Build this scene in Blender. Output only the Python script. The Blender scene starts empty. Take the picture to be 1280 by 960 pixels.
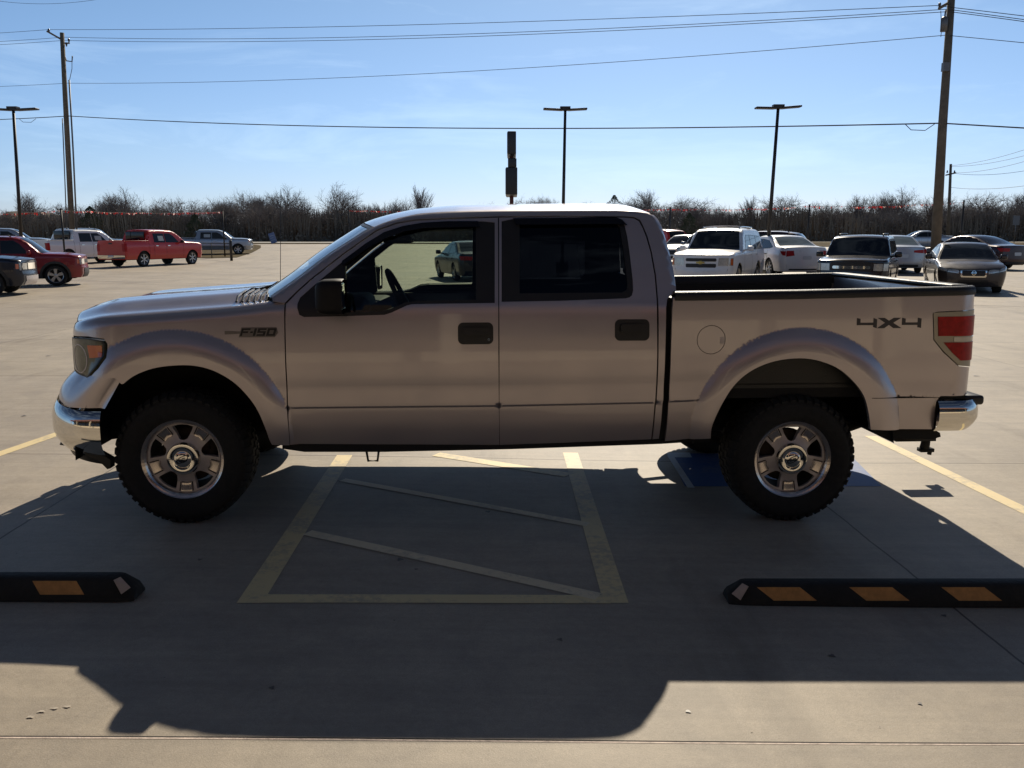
import bpy, math, random
from math import sin, cos, pi, radians, atan, tan, sqrt, atan2
from mathutils import Vector, Matrix, geometry
random.seed(7)

# ------------------------------------------------------------------ camera, sky, sun, exposure
CAMH, PITCH, FPX = 1.715, radians(9.84), 1072.0
scene = bpy.context.scene
cd = bpy.data.cameras.new('camera'); cam = bpy.data.objects.new('camera', cd)
scene.collection.objects.link(cam); scene.camera = cam
cd.sensor_width = 36.0; cd.lens = 36.0 * FPX / 1280; cd.clip_start = 0.05; cd.clip_end = 5000
cam.location = (0, 0, CAMH); cam.rotation_euler = (pi / 2 - PITCH, 0, 0)
SUN_EL, SUN_AZ = radians(35.7), radians(10.0)       # azimuth measured from +Y towards +X
w = bpy.data.worlds.new('World'); scene.world = w; w.use_nodes = True
nt = w.node_tree; nt.nodes.clear()
sky = nt.nodes.new('ShaderNodeTexSky'); sky.sky_type = 'NISHITA'; sky.sun_disc = False
sky.sun_elevation = SUN_EL; sky.sun_rotation = SUN_AZ; sky.air_density = 1.0; sky.dust_density = 0.35; sky.ozone_density = 3.2; sky.altitude = 100
bg = nt.nodes.new('ShaderNodeBackground'); bg.inputs[1].default_value = 0.12
wo = nt.nodes.new('ShaderNodeOutputWorld')
tc = nt.nodes.new('ShaderNodeTexCoord')
mp = nt.nodes.new('ShaderNodeMapping'); mp.inputs['Scale'].default_value = (1.6, 1.6, 9.0); mp.inputs['Rotation'].default_value = (0.0, 0.22, 0.3)
nz = nt.nodes.new('ShaderNodeTexNoise'); nz.inputs['Scale'].default_value = 2.2; nz.inputs['Detail'].default_value = 7; nz.inputs['Roughness'].default_value = 0.62; nz.inputs['Distortion'].default_value = 0.6
cr = nt.nodes.new('ShaderNodeValToRGB'); cr.color_ramp.elements[0].position = 0.5; cr.color_ramp.elements[0].color = (0, 0, 0, 1); cr.color_ramp.elements[1].position = 0.82; cr.color_ramp.elements[1].color = (0.22, 0.22, 0.22, 1)
mx = nt.nodes.new('ShaderNodeMix'); mx.data_type = 'RGBA'; mx.inputs[7].default_value = (9.5, 11.5, 13.0, 1)
hs = nt.nodes.new('ShaderNodeHueSaturation'); hs.inputs['Saturation'].default_value = 1.0
L = nt.links.new
SKY0, SKY01, SKY1, SKY2, SKY3 = (.54, .64, .98, 1), (.60, .68, .86, 1), (.60, .69, .76, 1), (.33, .35, .40, 1), (.16, .150, .172, 1)   # clearer and bluer overhead, bright low air
L(sky.outputs[0], hs.inputs['Color'])
sx_ = nt.nodes.new('ShaderNodeSeparateXYZ'); L(tc.outputs['Generated'], sx_.inputs[0])
sr = nt.nodes.new('ShaderNodeValToRGB'); sr.color_ramp.elements[0].position = 0.0; sr.color_ramp.elements[0].color = SKY0
sr.color_ramp.elements[1].position = 0.62; sr.color_ramp.elements[1].color = SKY3
for p_, c_ in ((0.09, SKY01), (0.25, SKY1), (0.36, SKY2)):
    e_ = sr.color_ramp.elements.new(p_); e_.color = c_
L(sx_.outputs[2], sr.inputs[0])
sm = nt.nodes.new('ShaderNodeMix'); sm.data_type = 'RGBA'; sm.blend_type = 'MULTIPLY'; sm.inputs[0].default_value = 1.0
L(hs.outputs[0], sm.inputs[6]); L(sr.outputs[0], sm.inputs[7])
L(tc.outputs['Generated'], mp.inputs[0]); L(mp.outputs[0], nz.inputs['Vector']); L(nz.outputs[0], cr.inputs[0])
L(cr.outputs[0], mx.inputs[0]); L(sm.outputs[2], mx.inputs[6]); L(mx.outputs[2], bg.inputs[0]); L(bg.outputs[0], wo.inputs[0])
sd = bpy.data.lights.new('sun', 'SUN'); sd.energy = 4.9; sd.angle = radians(0.5); sd.color = (1.0, 0.90, 0.74)
so = bpy.data.objects.new('sun', sd); scene.collection.objects.link(so)
sdir = Vector((sin(SUN_AZ) * cos(SUN_EL), cos(SUN_AZ) * cos(SUN_EL), sin(SUN_EL)))
so.rotation_euler = sdir.to_track_quat('Z', 'Y').to_euler(); so.location = (10, 60, 50)
vs = scene.view_settings; vs.view_transform = 'Standard'; vs.look = 'None'; vs.gamma = 1.0; vs.use_curve_mapping = False
vs.exposure = 0.0
scene.cycles.max_bounces = 8; scene.cycles.transparent_max_bounces = 12
scene.cycles.sample_clamp_indirect = 6.0
C = scene.collection

# ------------------------------------------------------------------ maths helpers
def pchip(tab, x):
    n = len(tab)
    if x <= tab[0][0]: return tab[0][1]
    if x >= tab[-1][0]: return tab[-1][1]
    for i in range(n - 1):
        if x <= tab[i + 1][0]: break
    def sl(k): return (tab[k + 1][1] - tab[k][1]) / (tab[k + 1][0] - tab[k][0])
    def dv(k):
        if k == 0: return sl(0)
        if k == n - 1: return sl(n - 2)
        a, b = sl(k - 1), sl(k)
        return 0.0 if a * b <= 0 else 2 * a * b / (a + b)
    h = tab[i + 1][0] - tab[i][0]; t = (x - tab[i][0]) / h
    return ((2*t**3 - 3*t*t + 1) * tab[i][1] + (t**3 - 2*t*t + t) * h * dv(i) + (3*t*t - 2*t**3) * tab[i + 1][1] + (t**3 - t*t) * h * dv(i + 1))
def lin(tab, x):
    if x <= tab[0][0]: return tab[0][1]
    for i in range(len(tab) - 1):
        if x <= tab[i + 1][0]:
            return tab[i][1] + (tab[i + 1][1] - tab[i][1]) * (x - tab[i][0]) / (tab[i + 1][0] - tab[i][0])
    return tab[-1][1]
def sstep(a, b, x):
    t = min(1, max(0, (x - a) / (b - a))); return t * t * (3 - 2 * t)
def G(x, y):                                        # height of the terrain
    return -0.04 * math.tanh(x / 2) * (1 - sstep(8, 24, y)) * sstep(-12, -4, y) + 0.9 * sstep(35, 110, y) + 0.22 * sstep(25, 33, y) * sstep(4, 10, x) * (1 - sstep(60, 90, y))
def ray(px, py):
    a = (px - 640) / FPX; b = (py - 480) / FPX
    return Vector((a, cos(PITCH) - b * sin(PITCH), -sin(PITCH) - b * cos(PITCH)))
def at(px, py, dz=0.0):                             # pixel of the survey -> point on the terrain
    d = ray(px, py); z = 0
    for k in range(30):
        s = (CAMH - z - dz) / -d.z; z = 0.5 * z + 0.5 * G(d.x * s, d.y * s)
    s = (CAMH - z - dz) / -d.z
    return Vector((d.x * s, d.y * s, z + dz))
def atY(px, py, Y):
    d = ray(px, py); s = Y / d.y
    return Vector((d.x * s, Y, CAMH + d.z * s))
def proj(p):
    x, y, z = p[0], p[1], p[2] - CAMH
    Z = y * cos(PITCH) - z * sin(PITCH); v = y * sin(PITCH) + z * cos(PITCH)
    return (640 + FPX * x / Z, 480 - FPX * v / Z)

# ------------------------------------------------------------------ mesh builder
class MB:
    def __init__(s): s.v = []; s.f = []; s.n = []; s.m = []
    def face(s, idx, mat=0, nrm=None): s.f.append(tuple(idx)); s.m.append(mat); s.n.append(nrm)
    def box(s, x0, x1, y0, y1, z0, z1, mat=0, M=None, bev=0.0):
        if bev > 0: return s.rbox(x0, x1, y0, y1, z0, z1, bev, mat, M)
        b = len(s.v)
        for z in (z0, z1):
            for (x, y) in ((x0, y0), (x1, y0), (x1, y1), (x0, y1)):
                p = Vector((x, y, z)); s.v.append(M @ p if M else p)
        for q in ((3, 2, 1, 0), (4, 5, 6, 7), (0, 1, 5, 4), (1, 2, 6, 5), (2, 3, 7, 6), (3, 0, 4, 7)): s.face([b + i for i in q], mat)
    def rbox(s, x0, x1, y0, y1, z0, z1, r, mat=0, M=None, k=3):
        # rounded box: a sphere grid pushed to the corners
        cx, cy, cz = (x0 + x1) / 2, (y0 + y1) / 2, (z0 + z1) / 2
        hx, hy, hz = (x1 - x0) / 2 - r, (y1 - y0) / 2 - r, (z1 - z0) / 2 - r
        b = len(s.v); nu = 4 * (k + 1); nv = 2 * (k + 1)
        angs = []
        for qd in range(4):
            for i in range(k + 1): angs.append((qd * pi / 2 + i * pi / 2 / k, qd))
        lat = [(-pi / 2 + i * pi / 2 / k, -1) for i in range(k + 1)] + [(i * pi / 2 / k, 1) for i in range(k + 1)]
        sg = [(1, 1), (-1, 1), (-1, -1), (1, -1)]
        for (la, sz) in lat:
            for (an, qd) in angs:
                sx, sy = sg[qd]
                p = Vector((cx + sx * hx + r * cos(la) * cos(an), cy + sy * hy + r * cos(la) * sin(an), cz + sz * hz + r * sin(la)))
                s.v.append(M @ p if M else p)
        for i in range(len(lat) - 1):
            for j in range(nu):
                j2 = (j + 1) % nu
                s.face((b + i * nu + j, b + i * nu + j2, b + (i + 1) * nu + j2, b + (i + 1) * nu + j), mat)
        s.face([b + j for j in range(nu)][::-1], mat); s.face([b + (len(lat) - 1) * nu + j for j in range(nu)], mat)
    def tube(s, pts, r, n=8, mat=0, cap=True):
        b = len(s.v); pts = [Vector(p) for p in pts]
        rr = r if isinstance(r, (list, tuple)) else [r] * len(pts)
        up = None
        for i, p in enumerate(pts):
            d = (pts[min(i + 1, len(pts) - 1)] - pts[max(i - 1, 0)]).normalized()
            if up is None:
                up = Vector((0, 0, 1)) if abs(d.z) < 0.9 else Vector((1, 0, 0))
            a = d.cross(up).normalized(); c = a.cross(d).normalized(); up = c
            for k in range(n):
                an = 2 * pi * k / n
                s.v.append(p + (a * cos(an) + c * sin(an)) * rr[i])
        for i in range(len(pts) - 1):
            for k in range(n):
                k2 = (k + 1) % n
                s.face((b + i * n + k, b + i * n + k2, b + (i + 1) * n + k2, b + (i + 1) * n + k), mat)
        if cap:
            s.face([b + k for k in range(n)][::-1], mat); s.face([b + (len(pts) - 1) * n + k for k in range(n)], mat)
    def lathe(s, prof, c, n=48, mat=0, sgn=1):          # axis along Y; prof = [(r, y)], y outward = -Y * sgn
        b = len(s.v)
        for (r, y) in prof:
            for k in range(n):
                a = 2 * pi * k / n
                s.v.append(Vector((c[0] + r * cos(a), c[1] - sgn * y, c[2] + r * sin(a))))
        for i in range(len(prof) - 1):
            for k in range(n):
                k2 = (k + 1) % n
                q = (b + i * n + k, b + i * n + k2, b + (i + 1) * n + k2, b + (i + 1) * n + k)
                s.face(q if sgn > 0 else q[::-1], mat)
    def grid(s, fn, na, nb, mat=0, flip=False):
        b = len(s.v)
        for i in range(na + 1):
            for j in range(nb + 1): s.v.append(Vector(fn(i / na, j / nb)))
        for i in range(na):
            for j in range(nb):
                q = (b + i * (nb + 1) + j, b + (i + 1) * (nb + 1) + j, b + (i + 1) * (nb + 1) + j + 1, b + i * (nb + 1) + j + 1)
                s.face(q[::-1] if flip else q, mat)
    def prism(s, poly, fn, mat=0):                      # poly 2D, fn(a, b, k) k=0 back,1 front
        b = len(s.v); n = len(poly)
        for k in (0, 1):
            for (p, q) in poly: s.v.append(Vector(fn(p, q, k)))
        s.face([b + n + i for i in range(n)], mat); s.face([b + i for i in range(n)][::-1], mat)
        for i in range(n): s.face((b + i, b + (i + 1) % n, b + n + (i + 1) % n, b + n + i), mat)
    def panel(s, fn, outer, holes=(), step=0.03, off=0.0, flange=0.0, mat=0, flip=False, mirror=False, seg=None, extra=()):
        seg = seg or step
        def resamp(poly):
            out = []
            for i in range(len(poly)):
                a = Vector(poly[i]); c = Vector(poly[(i + 1) % len(poly)]); k = max(1, int((c - a).length / seg + 0.5))
                for j in range(k): out.append(a.lerp(c, j / k))
            return out
        loops = [resamp(outer)] + [resamp(h) for h in holes]
        pts = []; edges = []
        for lp in loops:
            o = len(pts); pts += lp; edges += [(o + i, o + (i + 1) % len(lp)) for i in range(len(lp))]
        nb = len(pts)
        def inside(p, poly):
            r = False; x, y = p
            for i in range(len(poly)):
                x1, y1 = poly[i]; x2, y2 = poly[i - 1]
                if (y1 > y) != (y2 > y) and x < (x2 - x1) * (y - y1) / (y2 - y1) + x1: r = not r
            return r
        def ok(p): return inside(p, loops[0]) and not any(inside(p, h) for h in loops[1:])
        cell = {}
        for p in pts: cell.setdefault((int(p[0] // step), int(p[1] // step)), []).append(p)
        x0 = min(p[0] for p in loops[0]); x1 = max(p[0] for p in loops[0]); y0 = min(p[1] for p in loops[0]); y1 = max(p[1] for p in loops[0])
        def far(p):
            ci, cj = int(p[0] // step), int(p[1] // step)
            for i in (-1, 0, 1):
                for j in (-1, 0, 1):
                    for q in cell.get((ci + i, cj + j), ()):
                        if (q[0] - p[0]) ** 2 + (q[1] - p[1]) ** 2 < (0.45 * step) ** 2: return False
            return True
        i = 0; y = y0 + step * 0.5; inner = []
        while y < y1:
            x = x0 + (0.5 if i % 2 else 0.0) * step
            while x < x1:
                p = Vector((x, y))
                if far(p) and ok(p): inner.append(p)
                x += step
            y += step * 0.87; i += 1
        for p in extra:
            p = Vector(p)
            if far(p) and ok(p): inner.append(p)
        r = geometry.delaunay_2d_cdt(pts + inner, edges, [], 0, 1e-5)
        V2, F2 = r[0], r[2]
        e = 1e-4; P3 = []; N3 = []
        for p in V2:
            P = Vector(fn(p[0], p[1]))
            if off or True:
                da = Vector(fn(p[0] + e, p[1])) - Vector(fn(p[0] - e, p[1])); db = Vector(fn(p[0], p[1] + e)) - Vector(fn(p[0], p[1] - e))
                n = da.cross(db)
                n = n.normalized() if n.length > 1e-14 else Vector((0, -1, 0))
                if flip: n = -n
            P3.append(P + n * off); N3.append(n)
        faces = []
        for f in F2:
            c = sum((V2[k] for k in f), Vector((0, 0))) / len(f)
            if not ok(c): continue
            a = (V2[f[1]] - V2[f[0]]).cross(V2[f[2]] - V2[f[0]])
            f = list(f) if a > 0 else list(f)[::-1]
            if flip: f = f[::-1]
            faces.append(f)
        if mirror:
            P3 = [Vector((p.x, -p.y, p.z)) for p in P3]; N3 = [Vector((p.x, -p.y, p.z)) for p in N3]; faces = [f[::-1] for f in faces]
        b = len(s.v); s.v += P3
        cnt = {}
        for f in faces:
            s.face([b + k for k in f], mat, [N3[k] for k in f])
            for k in range(len(f)): cnt[(f[k], f[(k + 1) % len(f)])] = 1
        if flange:
            mp_ = {}
            def lo(k):
                if k not in mp_: mp_[k] = len(s.v); s.v.append(P3[k] - N3[k] * flange)
                return mp_[k]
            for (p, q) in list(cnt):
                if (q, p) not in cnt: s.face((b + q, b + p, lo(p), lo(q)), mat)
    def build(s, name, mats, parent=None, smooth=True, sharp=None):
        me = bpy.data.meshes.new(name)
        me.from_pydata([tuple(p) for p in s.v], [], s.f)
        mats = mats if isinstance(mats, (list, tuple)) else [mats]
        for m in mats: me.materials.append(m)
        me.polygons.foreach_set('material_index', s.m)
        me.polygons.foreach_set('use_smooth', [smooth] * len(s.f))
        if smooth and sharp is not None: me.set_sharp_from_angle(angle=radians(sharp))
        if any(n is not None for n in s.n):
            ln = []
            for f, n in zip(s.f, s.n):
                if n is None: ln += [(0, 0, 0)] * len(f)
                else: ln += [tuple(q) for q in n]
            # flat faces keep their own normal
            for poly, n in zip(me.polygons, s.n):
                if n is None:
                    fn_ = tuple(poly.normal)
                    for li in poly.loop_indices: ln[li] = fn_
            me.normals_split_custom_set(ln)
        me.update()
        o = bpy.data.objects.new(name, me); C.objects.link(o)
        if parent: o.parent = parent
        return o
def tag(o, label=None, cat=None, group=None, kind=None):
    if label: o['label'] = label
    if cat: o['category'] = cat
    if group: o['group'] = group
    if kind: o['kind'] = kind
    return o
def empty(name, loc=(0, 0, 0), rz=0, parent=None):
    o = bpy.data.objects.new(name, None); o.empty_display_size = 0.2; C.objects.link(o); o.location = loc; o.rotation_euler = (0, 0, rz)
    if parent: o.parent = parent
    return o
def copy_tree(o, parent=None):
    c = o.copy(); C.objects.link(c); c.parent = parent
    for k in ('label', 'category', 'group', 'kind'):
        if k in c and parent is not None and k != 'label': del c[k]
    for ch in list(o.children): copy_tree(ch, c)
    return c

# ------------------------------------------------------------------ materials
def mat(name, col, rough=0.5, metal=0.0, var=0.0, vscale=8.0, bump=0.0, bscale=60.0, coat=0.0, spec=None, emis=None, trans=0.0, var2=None):
    m = bpy.data.materials.new(name); m.use_nodes = True
    n = m.node_tree.nodes; l = m.node_tree.links.new; b = n['Principled BSDF']
    b.inputs['Base Color'].default_value = (*col, 1); b.inputs['Roughness'].default_value = rough; b.inputs['Metallic'].default_value = metal
    if coat: b.inputs['Coat Weight'].default_value = coat; b.inputs['Coat Roughness'].default_value = 0.04
    if spec is not None: b.inputs['Specular IOR Level'].default_value = spec
    if emis: b.inputs['Emission Color'].default_value = (*emis[:3], 1); b.inputs['Emission Strength'].default_value = emis[3]
    if trans: b.inputs['Transmission Weight'].default_value = trans
    co = n.new('ShaderNodeTexCoord')
    if var:
        t = n.new('ShaderNodeTexNoise'); t.inputs['Scale'].default_value = vscale; t.inputs['Detail'].default_value = 6; t.inputs['Roughness'].default_value = 0.65
        l(co.outputs['Object'], t.inputs['Vector'])
        r = n.new('ShaderNodeValToRGB'); r.color_ramp.elements[0].position = 0.3; r.color_ramp.elements[1].position = 0.72
        c2 = var2 or col
        r.color_ramp.elements[0].color = (*[max(0, c * (1 - var)) for c in col], 1); r.color_ramp.elements[1].color = (*[min(1, c * (1 + var)) for c in c2], 1)
        l(t.outputs[0], r.inputs[0]); l(r.outputs[0], b.inputs['Base Color'])
    if bump:
        t = n.new('ShaderNodeTexNoise'); t.inputs['Scale'].default_value = bscale; t.inputs['Detail'].default_value = 4
        l(co.outputs['Object'], t.inputs['Vector'])
        bp = n.new('ShaderNodeBump'); bp.inputs['Strength'].default_value = bump; bp.inputs['Distance'].default_value = 0.01
        l(t.outputs[0], bp.inputs['Height']); l(bp.outputs[0], b.inputs['Normal'])
    return m
def glass(name, tint, rough=0.0, refl=0.04):
    m = bpy.data.materials.new(name); m.use_nodes = True; n = m.node_tree.nodes; l = m.node_tree.links.new
    n.remove(n['Principled BSDF']); out = n['Material Output']
    t = n.new('ShaderNodeBsdfTransparent'); t.inputs[0].default_value = (*tint, 1)
    g = n.new('ShaderNodeBsdfGlossy'); g.inputs['Roughness'].default_value = rough; g.inputs[0].default_value = (1, 1, 1, 1)
    f = n.new('ShaderNodeFresnel'); f.inputs[0].default_value = 1.5
    x = n.new('ShaderNodeMixShader'); l(f.outputs[0], x.inputs[0]); l(t.outputs[0], x.inputs[1]); l(g.outputs[0], x.inputs[2]); l(x.outputs[0], out.inputs[0])
    return m
def carpaint(name, col, metal=0.6, rough=0.35, dirt=0.12):
    m = mat(name, col, rough, metal, coat=1.0)
    n = m.node_tree.nodes; l = m.node_tree.links.new; b = n['Principled BSDF']
    co = n.new('ShaderNodeTexCoord')
    t = n.new('ShaderNodeTexNoise'); t.inputs['Scale'].default_value = 3.0; t.inputs['Detail'].default_value = 8; t.inputs['Roughness'].default_value = 0.7
    l(co.outputs['Object'], t.inputs['Vector'])
    r = n.new('ShaderNodeMapRange'); r.inputs[1].default_value = 0.3; r.inputs[2].default_value = 0.75; r.inputs[3].default_value = rough * 0.85; r.inputs[4].default_value = rough * 1.25
    l(t.outputs[0], r.inputs[0]); l(r.outputs[0], b.inputs['Roughness'])
    r2 = n.new('ShaderNodeMapRange'); r2.inputs[1].default_value = 0.35; r2.inputs[2].default_value = 0.8; r2.inputs[3].default_value = 0.02; r2.inputs[4].default_value = 0.10
    l(t.outputs[0], r2.inputs[0]); l(r2.outputs[0], b.inputs['Coat Roughness'])
    return m

M_silver = carpaint('silver_paint', (0.485, 0.430, 0.435), 0.75, 0.33)
M_black = mat('black_trim', (0.012, 0.012, 0.013), 0.42, var=0.2, bump=0.05, bscale=300)
M_dark = mat('dark_underside', (0.012, 0.012, 0.012), 0.9)
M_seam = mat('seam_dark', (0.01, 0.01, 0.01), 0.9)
M_gloss = mat('gloss_black', (0.008, 0.008, 0.01), 0.08)
M_chrome = mat('chrome', (0.75, 0.73, 0.68), 0.07, 1.0, bump=0.03, bscale=7)
M_mirror = mat('mirror_shell', (0.007, 0.007, 0.008), 0.6, spec=0.25)
M_tyre = mat('tyre_rubber', (0.012, 0.012, 0.012), 0.85, var=0.3, vscale=30, bump=0.3, bscale=90)
M_rim = mat('painted_alloy', (0.50, 0.455, 0.44), 0.42, 0.35, var=0.12, vscale=20)
M_rimbright = mat('machined_alloy', (0.60, 0.54, 0.50), 0.2, 0.95)
M_glass_front = glass('door_glass', (0.62, 0.68, 0.60))
M_glass_priv = glass('privacy_glass', (0.04, 0.047, 0.058))
M_glass_ws = glass('windshield_glass', (0.62, 0.70, 0.68))
M_interior = mat('interior_dark', (0.016, 0.016, 0.018), 0.8)
M_seat = mat('seat_cloth', (0.03, 0.03, 0.034), 0.9, var=0.2)
M_red = mat('red_lens', (0.36, 0.010, 0.010), 0.3, spec=0.25, var=0.35, vscale=25)
M_white_lens = mat('clear_lens', (0.55, 0.5, 0.42), 0.12, coat=1.0)
M_amber = mat('amber_lens', (0.62, 0.12, 0.012), 0.18, coat=1.0)
M_fogged = mat('fogged_lens', (0.085, 0.08, 0.045), 0.25, 0.1, coat=0.35, var=0.6, vscale=9, var2=(0.12, 0.12, 0.08))
M_lightsurround = mat('lamp_surround', (0.36, 0.33, 0.27), 0.3, 0.5)
M_plate = mat('plate_white', (0.55, 0.57, 0.6), 0.4)
M_liner = mat('bed_liner', (0.014, 0.014, 0.014), 0.45, bump=0.2, bscale=120)

# ------------------------------------------------------------------ ground
JOINTY = at(640, 925.5).y
def conc_material():
    m = bpy.data.materials.new('lot_concrete'); m.use_nodes = True; n = m.node_tree.nodes; l = m.node_tree.links.new; b = n['Principled BSDF']
    co = n.new('ShaderNodeTexCoord')
    def noise(sc, det=6, ro=0.6, dist=0.0):
        t = n.new('ShaderNodeTexNoise'); t.inputs['Scale'].default_value = sc; t.inputs['Detail'].default_value = det; t.inputs['Roughness'].default_value = ro; t.inputs['Distortion'].default_value = dist
        l(co.outputs['Object'], t.inputs['Vector']); return t.outputs[0]
    def mth(op, a, b_=None, clamp=False):
        q = n.new('ShaderNodeMath'); q.operation = op; q.use_clamp = clamp
        for i, v in enumerate((a, b_)):
            if v is None: continue
            if isinstance(v, (int, float)): q.inputs[i].default_value = v
            else: l(v, q.inputs[i])
        return q.outputs[0]
    def ramp(v, p0, c0, p1, c1):
        r = n.new('ShaderNodeValToRGB'); r.color_ramp.elements[0].position = p0; r.color_ramp.elements[0].color = (*c0, 1)
        r.color_ramp.elements[1].position = p1; r.color_ramp.elements[1].color = (*c1, 1); l(v, r.inputs[0]); return r.outputs[0]
    def mul(a, b_, f=1.0):
        x = n.new('ShaderNodeMix'); x.data_type = 'RGBA'; x.blend_type = 'MULTIPLY'; x.inputs[0].default_value = f
        l(a, x.inputs[6]); l(b_, x.inputs[7]); return x.outputs[2]
    base = ramp(noise(0.55, 9, 0.62), 0.32, (0.355, 0.302, 0.240), 0.7, (0.485, 0.418, 0.336))
    blot = ramp(noise(2.6, 8, 0.7, 0.8), 0.3, (0.86, 0.86, 0.87), 0.62, (1.05, 1.04, 1.02))
    fine = ramp(noise(210, 3, 0.8), 0.3, (0.78, 0.78, 0.78), 0.72, (1.16, 1.16, 1.16))
    mid = ramp(noise(28, 6, 0.75), 0.3, (0.9, 0.9, 0.9), 0.7, (1.07, 1.07, 1.07))
    c = mul(mul(mul(base, blot), fine), mid)
    # broom streaks along the slabs
    mpn = n.new('ShaderNodeMapping'); mpn.inputs['Scale'].default_value = (0.35, 5.0, 1); l(co.outputs['Object'], mpn.inputs[0])
    st = n.new('ShaderNodeTexNoise'); st.inputs['Scale'].default_value = 2.0; st.inputs['Detail'].default_value = 8; st.inputs['Roughness'].default_value = 0.7; l(mpn.outputs[0], st.inputs['Vector'])
    c = mul(c, ramp(st.outputs[0], 0.33, (0.88, 0.88, 0.88), 0.66, (1.05, 1.05, 1.05)))
    # sawn joints
    sp = n.new('ShaderNodeSeparateXYZ'); l(co.outputs['Object'], sp.inputs[0]); X, Y = sp.outputs[0], sp.outputs[1]
    wob = mth('MULTIPLY', mth('SUBTRACT', noise(1.3, 4), 0.5), 0.035)
    xr = mth('ADD', mth('ADD', X, mth('MULTIPLY', Y, 0.028)), wob); yr = mth('ADD', mth('SUBTRACT', Y, JOINTY), wob)
    def joint(v, off, per, wd):
        a = mth('FRACT', mth('DIVIDE', mth('SUBTRACT', v, off), per)); a = mth('MINIMUM', a, mth('SUBTRACT', 1.0, a))
        return mth('LESS_THAN', mth('MULTIPLY', a, per), wd)
    j = mth('MAXIMUM', joint(xr, -2.75, 4.96, 0.006), mth('MULTIPLY', joint(yr, 0.0, 3.78, 0.007), mth('GREATER_THAN', Y, 3.5)))
    jm = n.new('ShaderNodeMix'); jm.data_type = 'RGBA'; l(mth('MULTIPLY', j, 0.85), jm.inputs[0]); l(c, jm.inputs[6]); jm.inputs[7].default_value = (0.07, 0.058, 0.045, 1)
    # slab to slab tone
    wn = n.new('ShaderNodeTexWhiteNoise'); wn.noise_dimensions = '2D'
    cx = n.new('ShaderNodeCombineXYZ'); l(mth('FLOOR', mth('DIVIDE', mth('ADD', xr, 2.75), 4.96)), cx.inputs[0]); l(mth('FLOOR', mth('DIVIDE', yr, 3.78)), cx.inputs[1]); l(cx.outputs[0], wn.inputs[0])
    c = mul(jm.outputs[2], ramp(wn.outputs[0], 0.0, (0.93, 0.93, 0.94), 1.0, (1.03, 1.03, 1.01)))
    # thin drips and tyre scuffs
    mp2 = n.new('ShaderNodeMapping'); mp2.inputs['Scale'].default_value = (1.5, 0.22, 1); mp2.inputs['Rotation'].default_value = (0, 0, 0.5); l(co.outputs['Object'], mp2.inputs[0])
    s2 = n.new('ShaderNodeTexNoise'); s2.inputs['Scale'].default_value = 1.2; s2.inputs['Detail'].default_value = 9; s2.inputs['Roughness'].default_value = 0.6; l(mp2.outputs[0], s2.inputs['Vector'])
    c = mul(c, ramp(s2.outputs[0], 0.28, (0.72, 0.71, 0.70), 0.44, (1, 1, 1)))
    l(c, b.inputs['Base Color']); b.inputs['Roughness'].default_value = 0.62; b.inputs['Specular IOR Level'].default_value = 0.35
    bp = n.new('ShaderNodeBump'); bp.inputs['Strength'].default_value = 0.35; bp.inputs['Distance'].default_value = 0.004
    l(mth('SUBTRACT', noise(150, 4, 0.7), mth('MULTIPLY', j, 2.0)), bp.inputs['Height']); l(bp.outputs[0], b.inputs['Normal'])
    return m
def axis(lo, hi, near, step, grow=1.35):
    v = [0.0]; 
    x = step
    pos = []
    while x < hi: pos.append(x); step = step if x < near else step * grow; x += step
    pos.append(hi); out = pos; step0 = pos[0]; neg = []; x = -step0; s_ = step0
    while x > lo: neg.append(x); s_ = s_ if -x < near else s_ * grow; x -= s_
    neg.append(lo)
    return neg[::-1] + v + out
def sheet(name, xs, ys, dz, m, kind='structure', keep=None):
    b = MB(); nx, ny = len(xs), len(ys)
    for y in ys:
        for x in xs: b.v.append(Vector((x, y, G(x, y) + dz)))
    for j in range(ny - 1):
        for i in range(nx - 1):
            if keep and not keep((xs[i] + xs[i + 1]) / 2, (ys[j] + ys[j + 1]) / 2): continue
            b.face((j * nx + i, j * nx + i + 1, (j + 1) * nx + i + 1, (j + 1) * nx + i))
    return tag(b.build(name, m), kind=kind)
M_conc = conc_material()
M_grass = mat('dry_grass', (0.085, 0.062, 0.034), 0.95, var=0.45, vscale=0.9, bump=0.8, bscale=9, var2=(0.11, 0.085, 0.045), spec=0.05)
M_road = mat('highway_surface', (0.34, 0.32, 0.29), 0.8, var=0.1, vscale=2)
ys = [-60, -45, -30, -20, -14, -12, -10, -8, -6, -5, -4] + [-3 + 0.5 * i for i in range(27)] + [11, 12, 13, 14, 15, 16, 18, 20, 22, 24, 27, 30, 35, 40, 45, 50, 55, 60, 65, 70, 75, 80, 85, 90, 93]
xs = axis(-140, 140, 6, 0.5)
sheet('parking_lot', xs, ys, 0.0, M_conc)
sheet('grass_field', axis(-1500, 1500, 60, 1.5, 1.5), [-200, -60, -12, -4, 4, 8, 12, 16, 20, 24, 26, 28, 30, 32, 34, 36, 40, 50, 60, 70, 80, 90, 95, 100, 105, 110, 120, 130, 150, 200, 400, 1000, 2500], -0.09, M_grass)
sheet('highway', axis(-1200, 1200, 60, 10, 1.5), [101, 104, 107, 110, 113], -0.02, M_road)

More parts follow.
